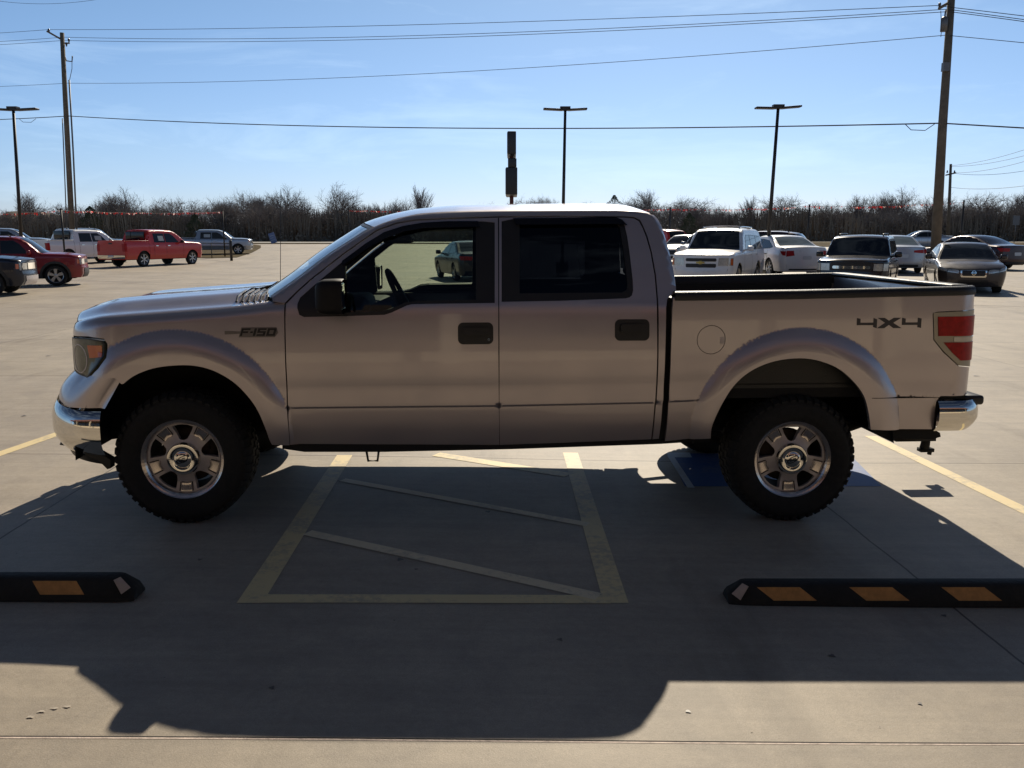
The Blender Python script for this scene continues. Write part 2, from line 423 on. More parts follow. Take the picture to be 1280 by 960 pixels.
def strip(b, p, q, w0, w1, dz, n=None, mat_=0):        # ground ribbon p->q (world xy), widths
    p = Vector((p[0], p[1])); q = Vector((q[0], q[1])); d = (q - p); n = n or max(1, int(d.length / 0.4)); nn = Vector((-d.y, d.x)).normalized()
    o = len(b.v)
    for i in range(n + 1):
        c = p.lerp(q, i / n); ww = (w0 + (w1 - w0) * i / n) / 2
        for s_ in (-1, 1):
            a = c + nn * ww * s_; b.v.append(Vector((a.x, a.y, G(a.x, a.y) + dz)))
    for i in range(n): b.face((o + 2 * i, o + 2 * i + 2, o + 2 * i + 3, o + 2 * i + 1), mat_)
def gquad(b, c4, dz, n=12, mat_=0):
    c4 = [at(*c) for c in c4]
    def fn(u, v):
        p = c4[0].lerp(c4[1], u).lerp(c4[3].lerp(c4[2], u), v); return (p.x, p.y, G(p.x, p.y) + dz)
    b.grid(fn, n, n, mat_)
def paint_mat(name, col, wear=0.5):
    m = bpy.data.materials.new(name); m.use_nodes = True; n = m.node_tree.nodes; l = m.node_tree.links.new; b = n['Principled BSDF']
    co = n.new('ShaderNodeTexCoord'); t = n.new('ShaderNodeTexNoise'); t.inputs['Scale'].default_value = 22; t.inputs['Detail'].default_value = 9; t.inputs['Roughness'].default_value = 0.75
    l(co.outputs['Object'], t.inputs['Vector'])
    t2 = n.new('ShaderNodeTexNoise'); t2.inputs['Scale'].default_value = 1.7; t2.inputs['Detail'].default_value = 3; l(co.outputs['Object'], t2.inputs['Vector'])
    ad = n.new('ShaderNodeMath'); ad.operation = 'ADD'; l(t.outputs[0], ad.inputs[0]); l(t2.outputs[0], ad.inputs[1])
    r = n.new('ShaderNodeValToRGB'); r.color_ramp.elements[0].position = 0.42; r.color_ramp.elements[1].position = 0.51
    h = n.new('ShaderNodeMath'); h.operation = 'MULTIPLY'; h.inputs[1].default_value = 0.5; l(ad.outputs[0], h.inputs[0]); l(h.outputs[0], r.inputs[0])
    cc = (0.37, 0.32, 0.26); r.color_ramp.elements[0].color = (*[cc[i] * wear + col[i] * (1 - wear) for i in range(3)], 1); r.color_ramp.elements[1].color = (*col, 1)
    l(r.outputs[0], b.inputs['Base Color']); b.inputs['Roughness'].default_value = 0.6
    return m
M_yellow = paint_mat('worn_yellow_paint', (0.80, 0.635, 0.33), 0.6)
M_yellow2 = paint_mat('faded_yellow_paint', (0.82, 0.68, 0.44), 0.5)
M_blue = paint_mat('blue_paint', (0.035, 0.10, 0.30), 0.25)
M_paleline = paint_mat('pale_paint', (0.62, 0.66, 0.70), 0.4)
def pline(b, a, c, w, dz=0.0018, mat_=0, w1=None):
    p, q = at(*a), at(*c); strip(b, p, q, w, w1 or w, dz, mat_=mat_)
b = MB()
pline(b, (312, 754), (431, 569), 0.12); pline(b, (770, 754), (713, 566), 0.12)
pline(b, (322, 748.5), (762, 749.5), 0.095, 0.0022)
pline(b, (384, 666), (748, 746), 0.085, 0.0026, 1); pline(b, (428, 600), (735, 656), 0.075, 0.0026, 1); pline(b, (545, 568), (710, 594), 0.12, 0.0026, 0)
tag(b.build('painted_hatching', [M_yellow, M_yellow2]), kind='structure')
b = MB(); pline(b, (-60, 588), (76, 541), 0.11); tag(b.build('stall_line', M_yellow), kind='structure')
b = MB(); pline(b, (1088, 545), (1330, 662), 0.11); tag(b.build('stall_line', M_yellow), kind='structure')
b = MB(); gquad(b, [(856, 608), (1102, 608), (1060, 566), (836, 567)], 0.0018)
gquad(b, [(836, 572), (865, 572), (862, 566), (833, 566)], 0.0026, 3, 1)
pline(b, (838, 570), (864, 610), 0.05, 0.0026, 1)
tag(b.build('painted_symbol', [M_blue, M_paleline]), kind='structure')
# sealed joint at the slab edge in front
b = MB(); M_seal = mat('joint_sealant', (0.62, 0.50, 0.42), 0.7, var=0.3, vscale=20, bump=0.4, bscale=60)
pa, pb = at(-300, 922.5), at(1600, 930.5)
strip(b, pa, pb, 0.009, 0.009, 0.0009, 90, 0); d_ = Vector((0, 0.0085, 0)); strip(b, pa + d_, pb + d_, 0.006, 0.006, 0.0007, 90, 1)
tag(b.build('joint_seal', [M_seal, M_seam]), kind='structure')

# ------------------------------------------------------------------ wheel stops
M_rubber = mat('stop_rubber', (0.013, 0.0125, 0.012), 0.8, var=0.3, vscale=15, bump=0.6, bscale=40)
M_orange = mat('orange_reflective_tape', (0.50, 0.245, 0.075), 0.6, var=0.22, vscale=30)
M_grey_tape = mat('pale_reflective_tape', (0.46, 0.38, 0.34), 0.55, var=0.1, vscale=30)
def wheel_stop(x0, yb, label, mirror=False):
    # cross-section trapezoid, length 1.83, built from local x=0 (end nearest the hatching)
    root = empty('wheel_stop', (x0, yb, G(x0 + (-.9 if mirror else .9), yb)))
    tag(root, label, 'wheel stop', 'rubber wheel stops on the lot')
    s_ = -1 if mirror else 1; LN = 1.83
    prof = [(0.0, 0.0), (0.003, 0.028), (0.034, 0.094), (0.048, 0.103), (0.107, 0.103), (0.121, 0.094), (0.152, 0.028), (0.155, 0.0)]
    b = MB(); n = len(prof)
    st = [(0.0, 0.45), (0.012, 0.62), (0.075, 0.97), (0.095, 1.0)] + [(0.095 + (LN - 0.19) * i / 10, 1.0) for i in range(1, 11)] + [(LN - 0.075, .97), (LN - 0.012, .62), (LN, .45)]
    for (x, k) in st:
        for (y, z) in prof: b.v.append(Vector((s_ * x, y + (0.0775 - y) * (1 - k) * 0.35, z * k)))
    for i in range(len(st) - 1):
        for j in range(n):
            q = (i * n + j, (i + 1) * n + j, (i + 1) * n + (j + 1) % n, i * n + (j + 1) % n); b.face(q if not mirror else q[::-1])
    b.face(list(range(n))[::-1] if mirror else list(range(n))); 
    e = (len(st) - 1) * n; b.face([e + j for j in range(n)][::-1] if not mirror else [e + j for j in range(n)])
    b.build('body', M_rubber, root, True, 35)
    def fr(x, h, o=0.0012):   # point on the sloped front face at height fraction
        y = 0.003 + (0.034 - 0.003) * h; z = 0.028 + 0.066 * h
        return Vector((s_ * x, y - o, z + o * 0.5))
    for x in ((0.135, 0.575, 1.015, 1.455) if not mirror else (0.27, 0.71, 1.15, 1.59)):
        b = MB(); dx = 0.075
        pts = [fr(x + dx * 1.0, 0.08), fr(x + dx + 0.205, 0.08), fr(x + 0.205, 0.93), fr(x, 0.93)] if not mirror else [fr(x + 0.205 - dx * .6, 0.08), fr(x - dx * .6, 0.08), fr(x + 0.0, 0.93), fr(x + 0.205, 0.93)]
        b.v += pts; b.v += [p + Vector((0, 0.001, 0)) for p in pts]
        b.face((0, 1, 2, 3)); 
        for i in range(4): b.face((i, (i + 1) % 4, 4 + (i + 1) % 4, 4 + i))
        o = b.build('reflective_patch', M_orange, root, False)
    b = MB(); o_ = 0.003
    pts = [Vector((s_ * 0.015, 0.020, 0.061)), Vector((s_ * 0.052, 0.004, 0.036)), Vector((s_ * 0.095, 0.030, 0.094)), Vector((s_ * 0.070, 0.045, 0.103))]
    pts = [p + Vector((-s_ * 0.004, -0.006, 0.004)) for p in pts]
    b.v += pts; b.face((0, 1, 2, 3)); b.v += [p + Vector((s_ * 0.003, 0.003, -0.003)) for p in pts]
    for i in range(4): b.face((i, (i + 1) % 4, 4 + (i + 1) % 4, 4 + i))
    o = b.build('reflective_patch', M_grey_tape, root, False); o['label'] = 'pale grey corner patch'
    return root
p = at(912, 757); wheel_stop(p.x, p.y, 'black rubber wheel stop right of the yellow hatching, three orange patches in view')
p = at(166, 754); wheel_stop(p.x, p.y, 'black rubber wheel stop left of the hatching, cut off by the left edge', True)

# unseen building added behind the camera to block sky light and darken reflections
bl = empty('sky_blocking_building', (0, -9, 0)); tag(bl, 'unseen dark brown building with a deep flat canopy, added behind the viewpoint to block sky light', 'building')
M_bwall = mat('brown_cladding', (0.075, 0.05, 0.042), 0.7, var=0.15, vscale=1.5); M_bglass = mat('blocker_glass', (0.012, 0.014, 0.016), 0.06)
M_stripe = mat('fascia_red', (0.28, 0.03, 0.025), 0.5); M_cream = mat('cream_plinth', (0.45, 0.38, 0.28), 0.7, var=0.1)
b = MB(); b.box(-26, 26, -14, 0, 0.9, 8.2); b.build('wall', M_bwall, bl, False)
b = MB(); b.box(-26.1, 26.1, -14.1, .06, -.1, 0.9); b.build('plinth', M_cream, bl, False)
b = MB(); b.box(-26.3, 26.3, .0, 4.2, 4.4, 5.1); b.build('canopy', M_bwall, bl, False)
b = MB(); b.box(-26.32, 26.32, 4.2, 4.24, 4.65, 4.85); b.build('fascia_stripe', M_stripe, bl, False)
for i in range(12):
    b = MB(); b.box(-24 + i * 4.05, -24 + i * 4.05 + 3.6, .0, .03, 1.0, 3.9); b.build('window', M_bglass, bl, False)
for i in range(7):
    b = MB(); b.box(-24.4 + i * 8.1, -24.4 + i * 8.1 + .35, 3.7, 4.05, -.1, 4.4); b.build('pillar', M_cream, bl, False)

M_oil = mat('oil_stain', (0.13, 0.11, 0.095), 0.5, var=0.35, vscale=14); M_chalk = mat('pale_scuff', (0.50, 0.44, 0.36), 0.8, var=0.2, vscale=40)
random.seed(21); b = MB()
def blob(cx, cy, r, m, dz, el=1.0):
    n = 14; o = len(b.v); ph = random.uniform(0, 6)
    for i in range(n):
        a = 2 * pi * i / n; rr = r * (1 + .28 * sin(a * 3 + ph) + .18 * random.uniform(-1, 1)); x, y = cx + rr * cos(a) * el, cy + rr * sin(a); b.v.append(Vector((x, y, G(x, y) + dz)))
    b.face([o + i for i in range(n)], m)
for (px, py, r) in ((60, 445, .03), (500, 700, .018), (520, 712, .010), (1040, 820, .012), (250, 700, .012), (610, 640, .016), (1180, 770, .012), (30, 520, .02), (1150, 880, .008), (860, 890, .009), (340, 860, .010), (700, 800, .012), (1220, 470, .03), (1100, 430, .03)):
    p_ = at(px, py); blob(p_.x, p_.y, r, 0, .0035)
for (px, py) in ((38, 897), (52, 890), (68, 886), (84, 884)):
    p_ = at(px, py); blob(p_.x, p_.y, .006, 1, .0035, 2.2)
for k in range(90):
    x = random.uniform(-4, 5); y = random.uniform(2.2, 9); blob(x, y, random.uniform(.002, .005), random.choice((0, 0, 1)), .0034)
tag(b.build('ground_stains', [M_oil, M_chalk], None, False), kind='structure')

# ------------------------------------------------------------------ body surface: the side of a vehicle rolled into its top
class Surf:
    def __init__(s, W, top, xa, ra, xb, rb, roll, crown, bulge, post=None, endang=1.40):
        s.W, s.top_, s.xa, s.ra, s.xb, s.rb, s.roll, s.crown, s.bulge, s.post, s.ea = W, top, xa, ra, xb, rb, roll, crown, bulge, post, endang
        s.cache = {}
    def xs(s, q):
        if q < s.xa: f = (s.xa - q) / s.ra; return s.xa - s.ra * sin(f), s.ra * (1 - cos(f))
        if q > s.xb: f = (q - s.xb) / s.rb; return s.xb + s.rb * sin(f), s.rb * (1 - cos(f))
        return q, 0.0
    def zr(s, x):
        if x in s.cache: return s.cache[x]
        T = s.top_(x); r = s.roll(x); z = T - r
        for k in range(3):
            th = atan(max(0, (s.W(z - 0.01) - s.W(z + 0.01)) / 0.02)); z = T - r * (sin(min(s.ea, 1.5)) - sin(th))
        s.cache[x] = (z, th, r)
        return s.cache[x]
    def tmax(s, q):
        x, _ = s.xs(q); z, th, r = s.zr(x); return z + r * (s.ea - th)
    def side(s, q, t):
        x, ins = s.xs(q); zr, th, r = s.zr(x)
        if t <= zr: z = t; y = s.W(z)
        else:
            a = th + min((t - zr) / r, s.ea + .2 - th); z = zr + r * (sin(a) - sin(th)); y = s.W(zr) - r * (cos(th) - cos(a))
        y -= ins
        if s.post: y += s.post(x, z, ins)
        return Vector((x, -y, z))
    def topp(s, q, v):
        E = s.side(q, s.tmax(q)); k = 1 - v * v
        return Vector((E.x + s.bulge(q) * k, abs(E.y) * v, E.z + s.crown(q) * k))
    def cap(s, qe, v, t):
        q = qe(t); E = s.side(q, t); k = 1 - v * v
        return Vector((E.x + s.bulge(q) * k, abs(E.y) * v, E.z))

# ------------------------------------------------------------------ the big silver pickup
TO = Vector((-0.1625, 5.933, 0)); TY = radians(3.3)
def tloc(p):                                            # world -> truck
    d = Vector(p) - TO; c, s_ = cos(TY), sin(TY); return Vector((d.x * c + d.y * s_, -d.x * s_ + d.y * c, d.z))
def twor(p):
    c, s_ = cos(TY), sin(TY); return Vector((TO.x + p[0] * c - p[1] * s_, TO.y + p[0] * s_ + p[1] * c, p[2]))
def loc(px, py, y):                                     # pixel -> (x, z) on the truck's lengthwise plane y
    o = tloc((0, 0, CAMH)); e = tloc(Vector((0, 0, CAMH)) + ray(px, py)); d = e - o; k = (y - o.y) / d.y
    p = o + d * k; return (p.x, p.z)
def inv(S, px, py):                                     # pixel -> (q, t) on a body surface
    q, t = loc(px, py, -0.95)
    t = max(0.3, t)
    for k in range(25):
        q = max(S.xa - S.ra * 1.25, min(S.xb + S.rb * 1.25, q)); t = min(t, S.tmax(q) - 1e-4)
        def pr(a, b_): return proj(twor(S.side(a, b_)))
        c = pr(q, t); e = 1e-3; ca = pr(q + e, t); cb = pr(q, t + e)
        J = ((ca[0] - c[0]) / e, (cb[0] - c[0]) / e, (ca[1] - c[1]) / e, (cb[1] - c[1]) / e)
        det = J[0] * J[3] - J[1] * J[2]
        if abs(det) < 30: break
        rx, ry = px - c[0], py - c[1]
        dq = (J[3] * rx - J[1] * ry) / det; dt = (J[0] * ry - J[2] * rx) / det
        q += max(-.15, min(.15, dq)) * .8; t += max(-.15, min(.15, dt)) * .8
        if abs(rx) + abs(ry) < 0.05: break
    return (q, min(t, S.tmax(max(S.xa - S.ra * 1.25, min(S.xb + S.rb * 1.25, q)))))
def P(S, pts): return [inv(S, *p) for p in pts]

Wt = [(0.40, 0.925), (0.50, 0.955), (0.62, 0.975), (0.80, 0.985), (0.95, 0.987), (1.10, 0.980), (1.22, 0.968), (1.30, 0.953), (1.34, 0.938), (1.45, 0.897), (1.65, 0.818), (1.85, 0.735), (2.0, 0.67)]
Wb = [(0.40, 0.935), (0.50, 0.960), (0.62, 0.975), (0.80, 0.985), (0.95, 0.987), (1.10, 0.983), (1.25, 0.978), (1.40, 0.968)]
FWX, RWX = -1.8265, 1.8265
WZF, WZR = loc(229, 573.5, -.94)[1], loc(989.8, 573.7, -.94)[1]
crease = [loc(324, 510, -.985), loc(365, 510, -.985), loc(623, 507.5, -.985), loc(815, 503.5, -.985), loc(842, 502, -.985), loc(900, 499, -.985), loc(1082, 496, -.985), loc(1175, 497, -.985)]
def post(x, z, ins):
    o = 0.0
    for (wx, wz, R1, R0) in ((FWX, WZF, 0.635, 0.765), (RWX, WZR, 0.665, 0.81)):
        r = sqrt((x - wx) ** 2 + (z - wz) ** 2)
        if r > R0 or r < .3: continue
        sh = (.125 if wx < 0 else .19) * (1 - max(-.2, (z - wz) / r)); R0 -= sh; R1 -= sh
        if r < R0:
            k = min(1, (R0 - r) / (R0 - R1)); o = 0.040 * (1 - (1 - k) ** 2)
    zc = lin(crease, x)
    if z < zc + .006: o -= 0.012 * (1 - sstep(zc - .004, zc + .006, z)) * (0 if o > .001 else 1)
    # soft dip in the door skins and behind the rear arch
    o -= 0.006 * math.exp(-((z - (zc + .10)) / 0.06) ** 2) * (1 - min(1, o * 60)) if ins == 0 else 0
    return o * (1 - sstep(0.03, 0.15, ins))
hoodc = [loc(89, 408, -.80), loc(104, 400, -.9), loc(125, 396, -.93), loc(200, 390, -.93), loc(290, 383, -.92), loc(356, 376, -.93), loc(420, 374, -.93)]
hoodc = [(-2.60, hoodc[0][1] - .02)] + hoodc[1:]
XFA, RFA = -2.13, 0.38
F = Surf(lambda z: pchip(Wt, z) if z < 1.3 else 0.953 - (z - 1.3) * .3, lambda x: pchip(hoodc, x), XFA, RFA, 9, .1, lambda x: 0.075, lambda q: 0.04, lambda q: 0.0, post)
roofc = [loc(338, 372, -.93), loc(373, 347.5, -.90), loc(410, 319, -.86), loc(440, 299.5, -.83), loc(464, 285, -.79), loc(484, 276.5, -.77), loc(505, 270.5, -.75), loc(530, 266, -.74), loc(574, 263.5, -.73), loc(640, 262, -.73), loc(766, 261, -.73), loc(800, 263, -.74), loc(814, 266, -.75), loc(823, 272, -.77), loc(829, 282, -.80), loc(835, 300, -.84), loc(841, 325, -.88), loc(846, 353, -.93), loc(847, 366, -.94)]
XRE = roofc[-1][0]
K = Surf(lambda z: pchip(Wt, z), lambda x: pchip(roofc, x), -9, .1, 9, .1, lambda x: lin([(roofc[0][0], .025), (roofc[4][0], .035), (roofc[7][0], .06), (roofc[11][0], .06), (roofc[14][0], .045), (XRE, .02)], x),
         lambda q: lin([(roofc[0][0], 0.0), (roofc[4][0], .035), (roofc[8][0], .055), (roofc[11][0], .055), (roofc[13][0], .03), (roofc[15][0], 0)], q),
         lambda q: lin([(roofc[0][0], -.20), (roofc[4][0], -.13), (roofc[7][0], -.03), (roofc[9][0], 0), (roofc[12][0], .0), (XRE, .03)], q), post)
railz = [loc(846, 371, -.965), loc(1000, 369, -.965), loc(1214, 363.5, -.93)]
XRB, RRB = 2.785, 0.15
B = Surf(lambda z: pchip(Wb, z), lambda x: lin(railz, x), -9, .1, XRB, RRB, lambda x: 0.012, lambda q: 0, lambda q: 0.03, post)
truck = empty('pickup_truck', TO, TY)
tag(truck, 'large silver pickup truck parked side-on in the foreground, shaded near side, chunky tyres', 'pickup truck')
HERO = M_silver
def both(name, fn, mats, parent=truck, **kw):
    for mir in (False, True):
        b = MB(); fn(b, mir); yield b.build(name, mats, parent, **kw)

# fender outline (pixels) --------------------------------------------------
def smoothline(pts, k=4):
    out = []
    for i in range(len(pts) - 1):
        p0, p1, p2, p3 = pts[max(0, i - 1)], pts[i], pts[i + 1], pts[min(len(pts) - 1, i + 2)]
        for j in range(k):
            t = j / k; out.append(tuple(0.5 * (2 * p1[c] + (p2[c] - p0[c]) * t + (2 * p0[c] - 5 * p1[c] + 4 * p2[c] - p3[c]) * t * t + (3 * p1[c] - p0[c] - 3 * p2[c] + p3[c]) * t ** 3) for c in (0, 1)))
    out.append(pts[-1]); return out
def rings(wx, wz, R1, R0):
    o = []
    for r in (R0 + .010, R0 + .002, R0 - .003, R0 - .012, R0 - .03, R0 - .05, R0 - .075, R0 - .10, R1, R1 - .02):
        n = int(2 * pi * r / .022)
        for i in range(n):
            a = 2 * pi * i / n; r2 = r - (.125 if wx < 0 else .19) * (1 - max(-.2, sin(a))); o.append((wx + r2 * cos(a), wz + r2 * sin(a)))
    return [p for p in o if p[0] > -2.13 and p[1] > .3]
RF, RR = rings(FWX, WZF, 0.635, 0.765), rings(RWX, WZR, 0.665, 0.81)
def topq(S, q0, q1, n=26):
    return [(q0 + (q1 - q0) * i / n, S.tmax(q0 + (q1 - q0) * i / n)) for i in range(n + 1)]
arch_f = [(133.5, 511), (138, 501), (144, 491), (154, 480), (169, 469), (191, 460.6), (216, 457), (241, 457), (266, 463), (291, 477), (310, 495.6), (322.5, 514), (332, 536), (336.6, 549), (340, 556)]
seam_f = [(362, 556.5), (361, 540), (359, 510), (357.5, 475), (356, 442), (355.3, 400), (355.8, 379)]
fq = P(F, seam_f)
head = [(89.5, 421.5), (110, 423), (128.5, 426), (131.5, 430), (130.5, 446), (121, 459), (110, 472.3), (90, 473)]
hq = P(F, head)
QN = XFA - RFA * 1.16                                    # end of the wrapped corner
top_from = fq[-1]
# front edge of the fender skin: over the lamp along its rear edge
hl_bot = hq[6]
F_out = [(p[0], p[1]) for p in P(F, smoothline(arch_f))] + fq[:-1] + [(fq[-1][0], F.tmax(fq[-1][0]))] + topq(F, fq[-1][0], QN)[1:] + [(QN, hq[0][1] + .012)] + [(hq[0][0] + .0, hq[0][1] + .012)] + [(hq[1][0], hq[1][1] + .012), (hq[2][0] + .008, hq[2][1] + .012), (hq[3][0] + .014, hq[3][1]), (hq[4][0] + .014, hq[4][1] - .004), (hq[5][0] + .012, hq[5][1] - .008), (hq[6][0] + .010, hq[6][1] - .004), P(F, [(143, 472.5)])[0], P(F, [(151.5, 480)])[0]]
# polygon runs arch front .. ; the part of the arch ahead of the valance seam belongs to the valance
F_out = F_out[12:]
def mk(b, mir): b.panel(F.side, F_out, (), 0.022, 0, 0.03, mirror=mir, seg=0.018, extra=RF)
list(both('front_fender', mk, HERO))
# headlight (wraps the corner)
H_out = [(QN - .003, hq[0][1])] + hq[0:7] + [(QN - .003, hq[7][1])]
amb = P(F, [(110, 431.5), (128, 432), (128, 446.5), (113, 447.5)])
for mir in (False, True):
    b = MB(); b.panel(F.side, H_out, (), 0.025, 0.004, 0.05, mirror=mir, seg=.02); hl = b.build('headlight', M_fogged, truck)
    b = MB(); b.panel(F.side, amb, (), 0.03, 0.0065, 0.004, mirror=mir); b.build('amber_reflector', M_amber, hl)
    b = MB()
    ring = lambda r: [(P(F, [(99, 448)])[0][0] + r * 1.0 * cos(a * pi / 12) + .01, P(F, [(99, 448)])[0][1] + r * sin(a * pi / 12)) for a in range(24)]
    b.panel(F.side, ring(.085), (ring(.078),), 0.02, 0.0055, 0.002, mirror=mir); b.build('lamp_bezel', M_rim, hl)
    fr = [(p[0], p[1]) for p in H_out]; cx = sum(p[0] for p in fr) / len(fr); cy = sum(p[1] for p in fr) / len(fr)
    inn = [(cx + (p[0] - cx) * (.93 if p[0] > QN + .03 else .999), cy + (p[1] - cy) * .93) for p in fr]
    b = MB(); b.panel(F.side, fr, (inn,), 0.03, 0.006, 0.003, mirror=mir, seg=.03); b.build('lamp_frame', M_black, hl)

# hood ----------------------------------------------------------------------
rise = [(hoodc[0][0], .0), (-2.45, .035), (-2.25, .055), (-1.9, .062), (-1.5, .062), (-1.2, .055)]
XHR = fq[-1][0] - 0.31
def hood(u, v):
    q = QN + .0 + (XHR - QN) * u; vv = v * 2 - 1
    q += 0.0
    E = F.side(q, F.tmax(q) + .004); a = abs(vv)
    h = lin(rise, E.x) * sstep(0.10, 0.62, (1 - a) / .62) + 0.012 * math.exp(-((a - .42) / .12) ** 2) * sstep(0, .25, u)
    k = 1 - vv * vv
    return Vector((E.x - 0.15 * k * (1 - sstep(0, .8, u)), abs(E.y) * vv, E.z + h + 0.12 * (1 - a) * a * 0.05))
b = MB(); b.grid(hood, 60, 40, flip=False); hd = b.build('hood', HERO, truck)
# cowl grille between hood and windshield
def cowl(u, v):
    vv = v * 2 - 1; x0 = XHR - .0; x1 = roofc[0][0] + .05; x = x0 + .005 + (x1 - x0) * u
    E = F.side(min(x, fq[-1][0]), F.tmax(min(x, fq[-1][0]))); k = 1 - vv * vv
    return Vector((x - .16 * k * u, abs(E.y) * vv * .985, F.side(XHR, F.tmax(XHR)).z + (.05 * sstep(0, .25, 1 - abs(vv)) + .012 * u - .004)))
b = MB(); b.grid(cowl, 6, 24); cw = b.build('cowl', M_silver, truck)
b = MB()
for i in range(8):
    xx = XHR + .02 + i * .034; zb_s = F.side(XHR, F.tmax(XHR)).z
    b.tube([(xx, -.86, zb_s + .022), (xx - .01, -.78, zb_s + .05), (xx - .025, -.60, zb_s + .062), (xx - .04, -.40, zb_s + .066)], .007, 5)
b.build('vent_slats', M_black, cw, False)
# fender top closing strip between hood rear corner and door seam
def fcap(u, v):
    q = XHR + (fq[-1][0] - XHR) * u; E = F.side(q, F.tmax(q)); return Vector((E.x, E.y + .10 * v, E.z + .008 * v))
for mir in (0, 1):
    b = MB()
    b.grid((lambda u, v: (lambda p: Vector((p.x, -p.y, p.z)))(fcap(u, v))) if mir else fcap, 6, 3, flip=bool(mir)); b.build('fender_top', HERO, truck)
# front face ------------------------------------------------------------------
zt = F.side(QN, F.tmax(QN)).z
def face(u, v):                                         # u 0..1 across, v bottom-top
    E = F.side(QN, 0.62 + (zt - .62) * v); vv = u * 2 - 1
    lean = 0.0
    return Vector((E.x - 0.15 * (1 - vv * vv) + 0.01 * (1 - v), abs(E.y) * vv, E.z))
b = MB(); b.grid(face, 24, 12, flip=True); ff = b.build('grille_surround', M_silver, truck)
b = MB()
for i in range(3):
    v0 = .42 + i * .17
    b.grid(lambda u, v: face(.2 + .6 * u, v0 + .10 * v) + Vector((-.02, 0, 0)), 16, 2, flip=True)
b.build('grille_bar', M_chrome, truck)
b = MB(); b.grid(lambda u, v: face(.18 + .64 * u, .36 + .58 * v) + Vector((-.012, 0, 0)), 16, 4, flip=True); b.build('grille_mesh', M_black, truck)

# chrome bumper ---------------------------------------------------------------
bt = [loc(74, 500, -.8)[1], loc(100, 513, -.95)[1], loc(130, 514, -.98)[1]]
zb0 = loc(92, 560, -.85)[1]
xb_side = loc(127, 530, -.99)[0]; xb_c = loc(70.5, 515, -.80)[0]
def bumper_path(a):                                     # a 0..1 side -> centre line
    R = 0.34; cx = xb_c + R * .92; segA = max(0.02, (xb_side - cx)) ; 
    La = segA; Lb = R * pi / 2 * .82; Lc = 0.62; T = La + Lb + Lc; d = a * T
    if d < La: return Vector((xb_side - d, -.985, 0)), 0
    d -= La
    if d < Lb:
        f = d / R; return Vector((cx - R * sin(f), -.985 + R * (1 - cos(f)), 0)), f
    d -= Lb; f = Lb / R; s0 = Vector((cx - R * sin(f), -.985 + R * (1 - cos(f)), 0)); k = min(1.0, d / Lc)
    yy = s0.y * (1 - k); return Vector((s0.x - .17 * (1 - (1 - k) ** 1.7), yy, 0)), pi / 2
def bump(u, v):
    p, f = bumper_path(u); top = lin([(0, bt[2]), (.12, bt[1]), (.40, bt[0] + .005), (1, bt[0] + .01)], u)
    bot = lin([(0, zb0 - .02), (.25, zb0 - .0), (.5, zb0 + .03), (1, zb0 + .03)], u)
    z = bot + (top - bot) * v
    off = 0.035 * (1 - abs(2 * v - 1) ** 3) - 0.05 * max(0, .35 - v)
    n = Vector((-sin(min(f, 1.2)), -cos(min(f, 1.2)), 0))
    return p + n * off + Vector((0, 0, z))
for mir in (0, 1):
    b = MB()
    fn = bump if not mir else (lambda u, v: (lambda p: Vector((p.x, -p.y, p.z)))(bump(u, v)))
    b.grid(fn, 44, 16, flip=not mir); fb = b.build('front_bumper', M_chrome, truck)
    b = MB()
    def lowv(u, v):
        p = bump(u * .97, 0.0); q = Vector((p.x + .02, p.y + .02, p.z - .075 * (1 - .5 * u))); r = p.lerp(q, v) + Vector((.004, .004, .012)); 
        return Vector((r.x, -r.y, r.z)) if mir else r
    b.grid(lowv, 30, 3, flip=bool(not mir)); b.build('lower_valance', M_black, fb)
za_ = inv(F, 131, 511); zb_ = inv(F, 153.5, 480.5); ht_z = hq[7][1] - .008
def Bpath(u):
    La = zb_[0] - QN; Lc = .62; d = u * (La + Lc)
    if d < La: return F.side(zb_[0] - d, ht_z)
    k = min(1, (d - La) / Lc); E = F.side(QN, ht_z); return Vector((E.x - .15 * (1 - (1 - k) ** 2), E.y * (1 - k), E.z))
def val(u, v):
    A, _ = bumper_path(u); A = A + Vector((0.012, .004, lin([(0, za_[1]), (.3, bt[1] + .012), (.42, bt[0] + .03), (1, bt[0] + .03)], u))); Bq = Bpath(u)
    if u == 0: A = F.side(za_[0], za_[1])
    k = v ** (1 + .6 * min(1, u / .3))
    return Vector((A.x + (Bq.x - A.x) * k, A.y + (Bq.y - A.y) * v ** 1.2, A.z + (Bq.z - A.z) * v))
for mir in (0, 1):
    fn = val if not mir else (lambda u, v: (lambda p: Vector((p.x, -p.y, p.z)))(val(u, v)))
    b = MB(); b.grid(fn, 60, 10, flip=not mir); b.build('bumper_valance', HERO, truck)
# liner plate behind the bumper end and hanging splash strip
b = MB(); sx = loc(122, 568, -.97)[0]
pl_ = [loc(*p, -.955) for p in ((100, 560), (125, 566), (139, 574), (139, 585), (135, 586), (124, 575), (112, 571))]
b.prism(pl_[::-1], lambda p, q, k: (p, -.965 if k else -.90, q)); b.build('splash_strip', M_black, truck, False)
p0 = loc(72, 515, -.45); p1 = loc(76, 540, -.45)
for yy in (-.47, .39): b = MB(); b.rbox(p0[0] - .02, p0[0] + .045, yy, yy + .08, loc(74, 541, -.45)[1], p0[1], .015); b.build('bumper_guard', M_black, truck)
p0 = loc(82, 550, -.5)
for yy in (-.5, .44): b = MB(); b.tube([(p0[0] + .08, yy, p0[1] - .01), (p0[0] - .02, yy, p0[1] + .02), (p0[0] - .03, yy, p0[1] - .02), (p0[0] + .06, yy, p0[1] - .035)], .014, 8); b.build('tow_hook', M_black, truck)

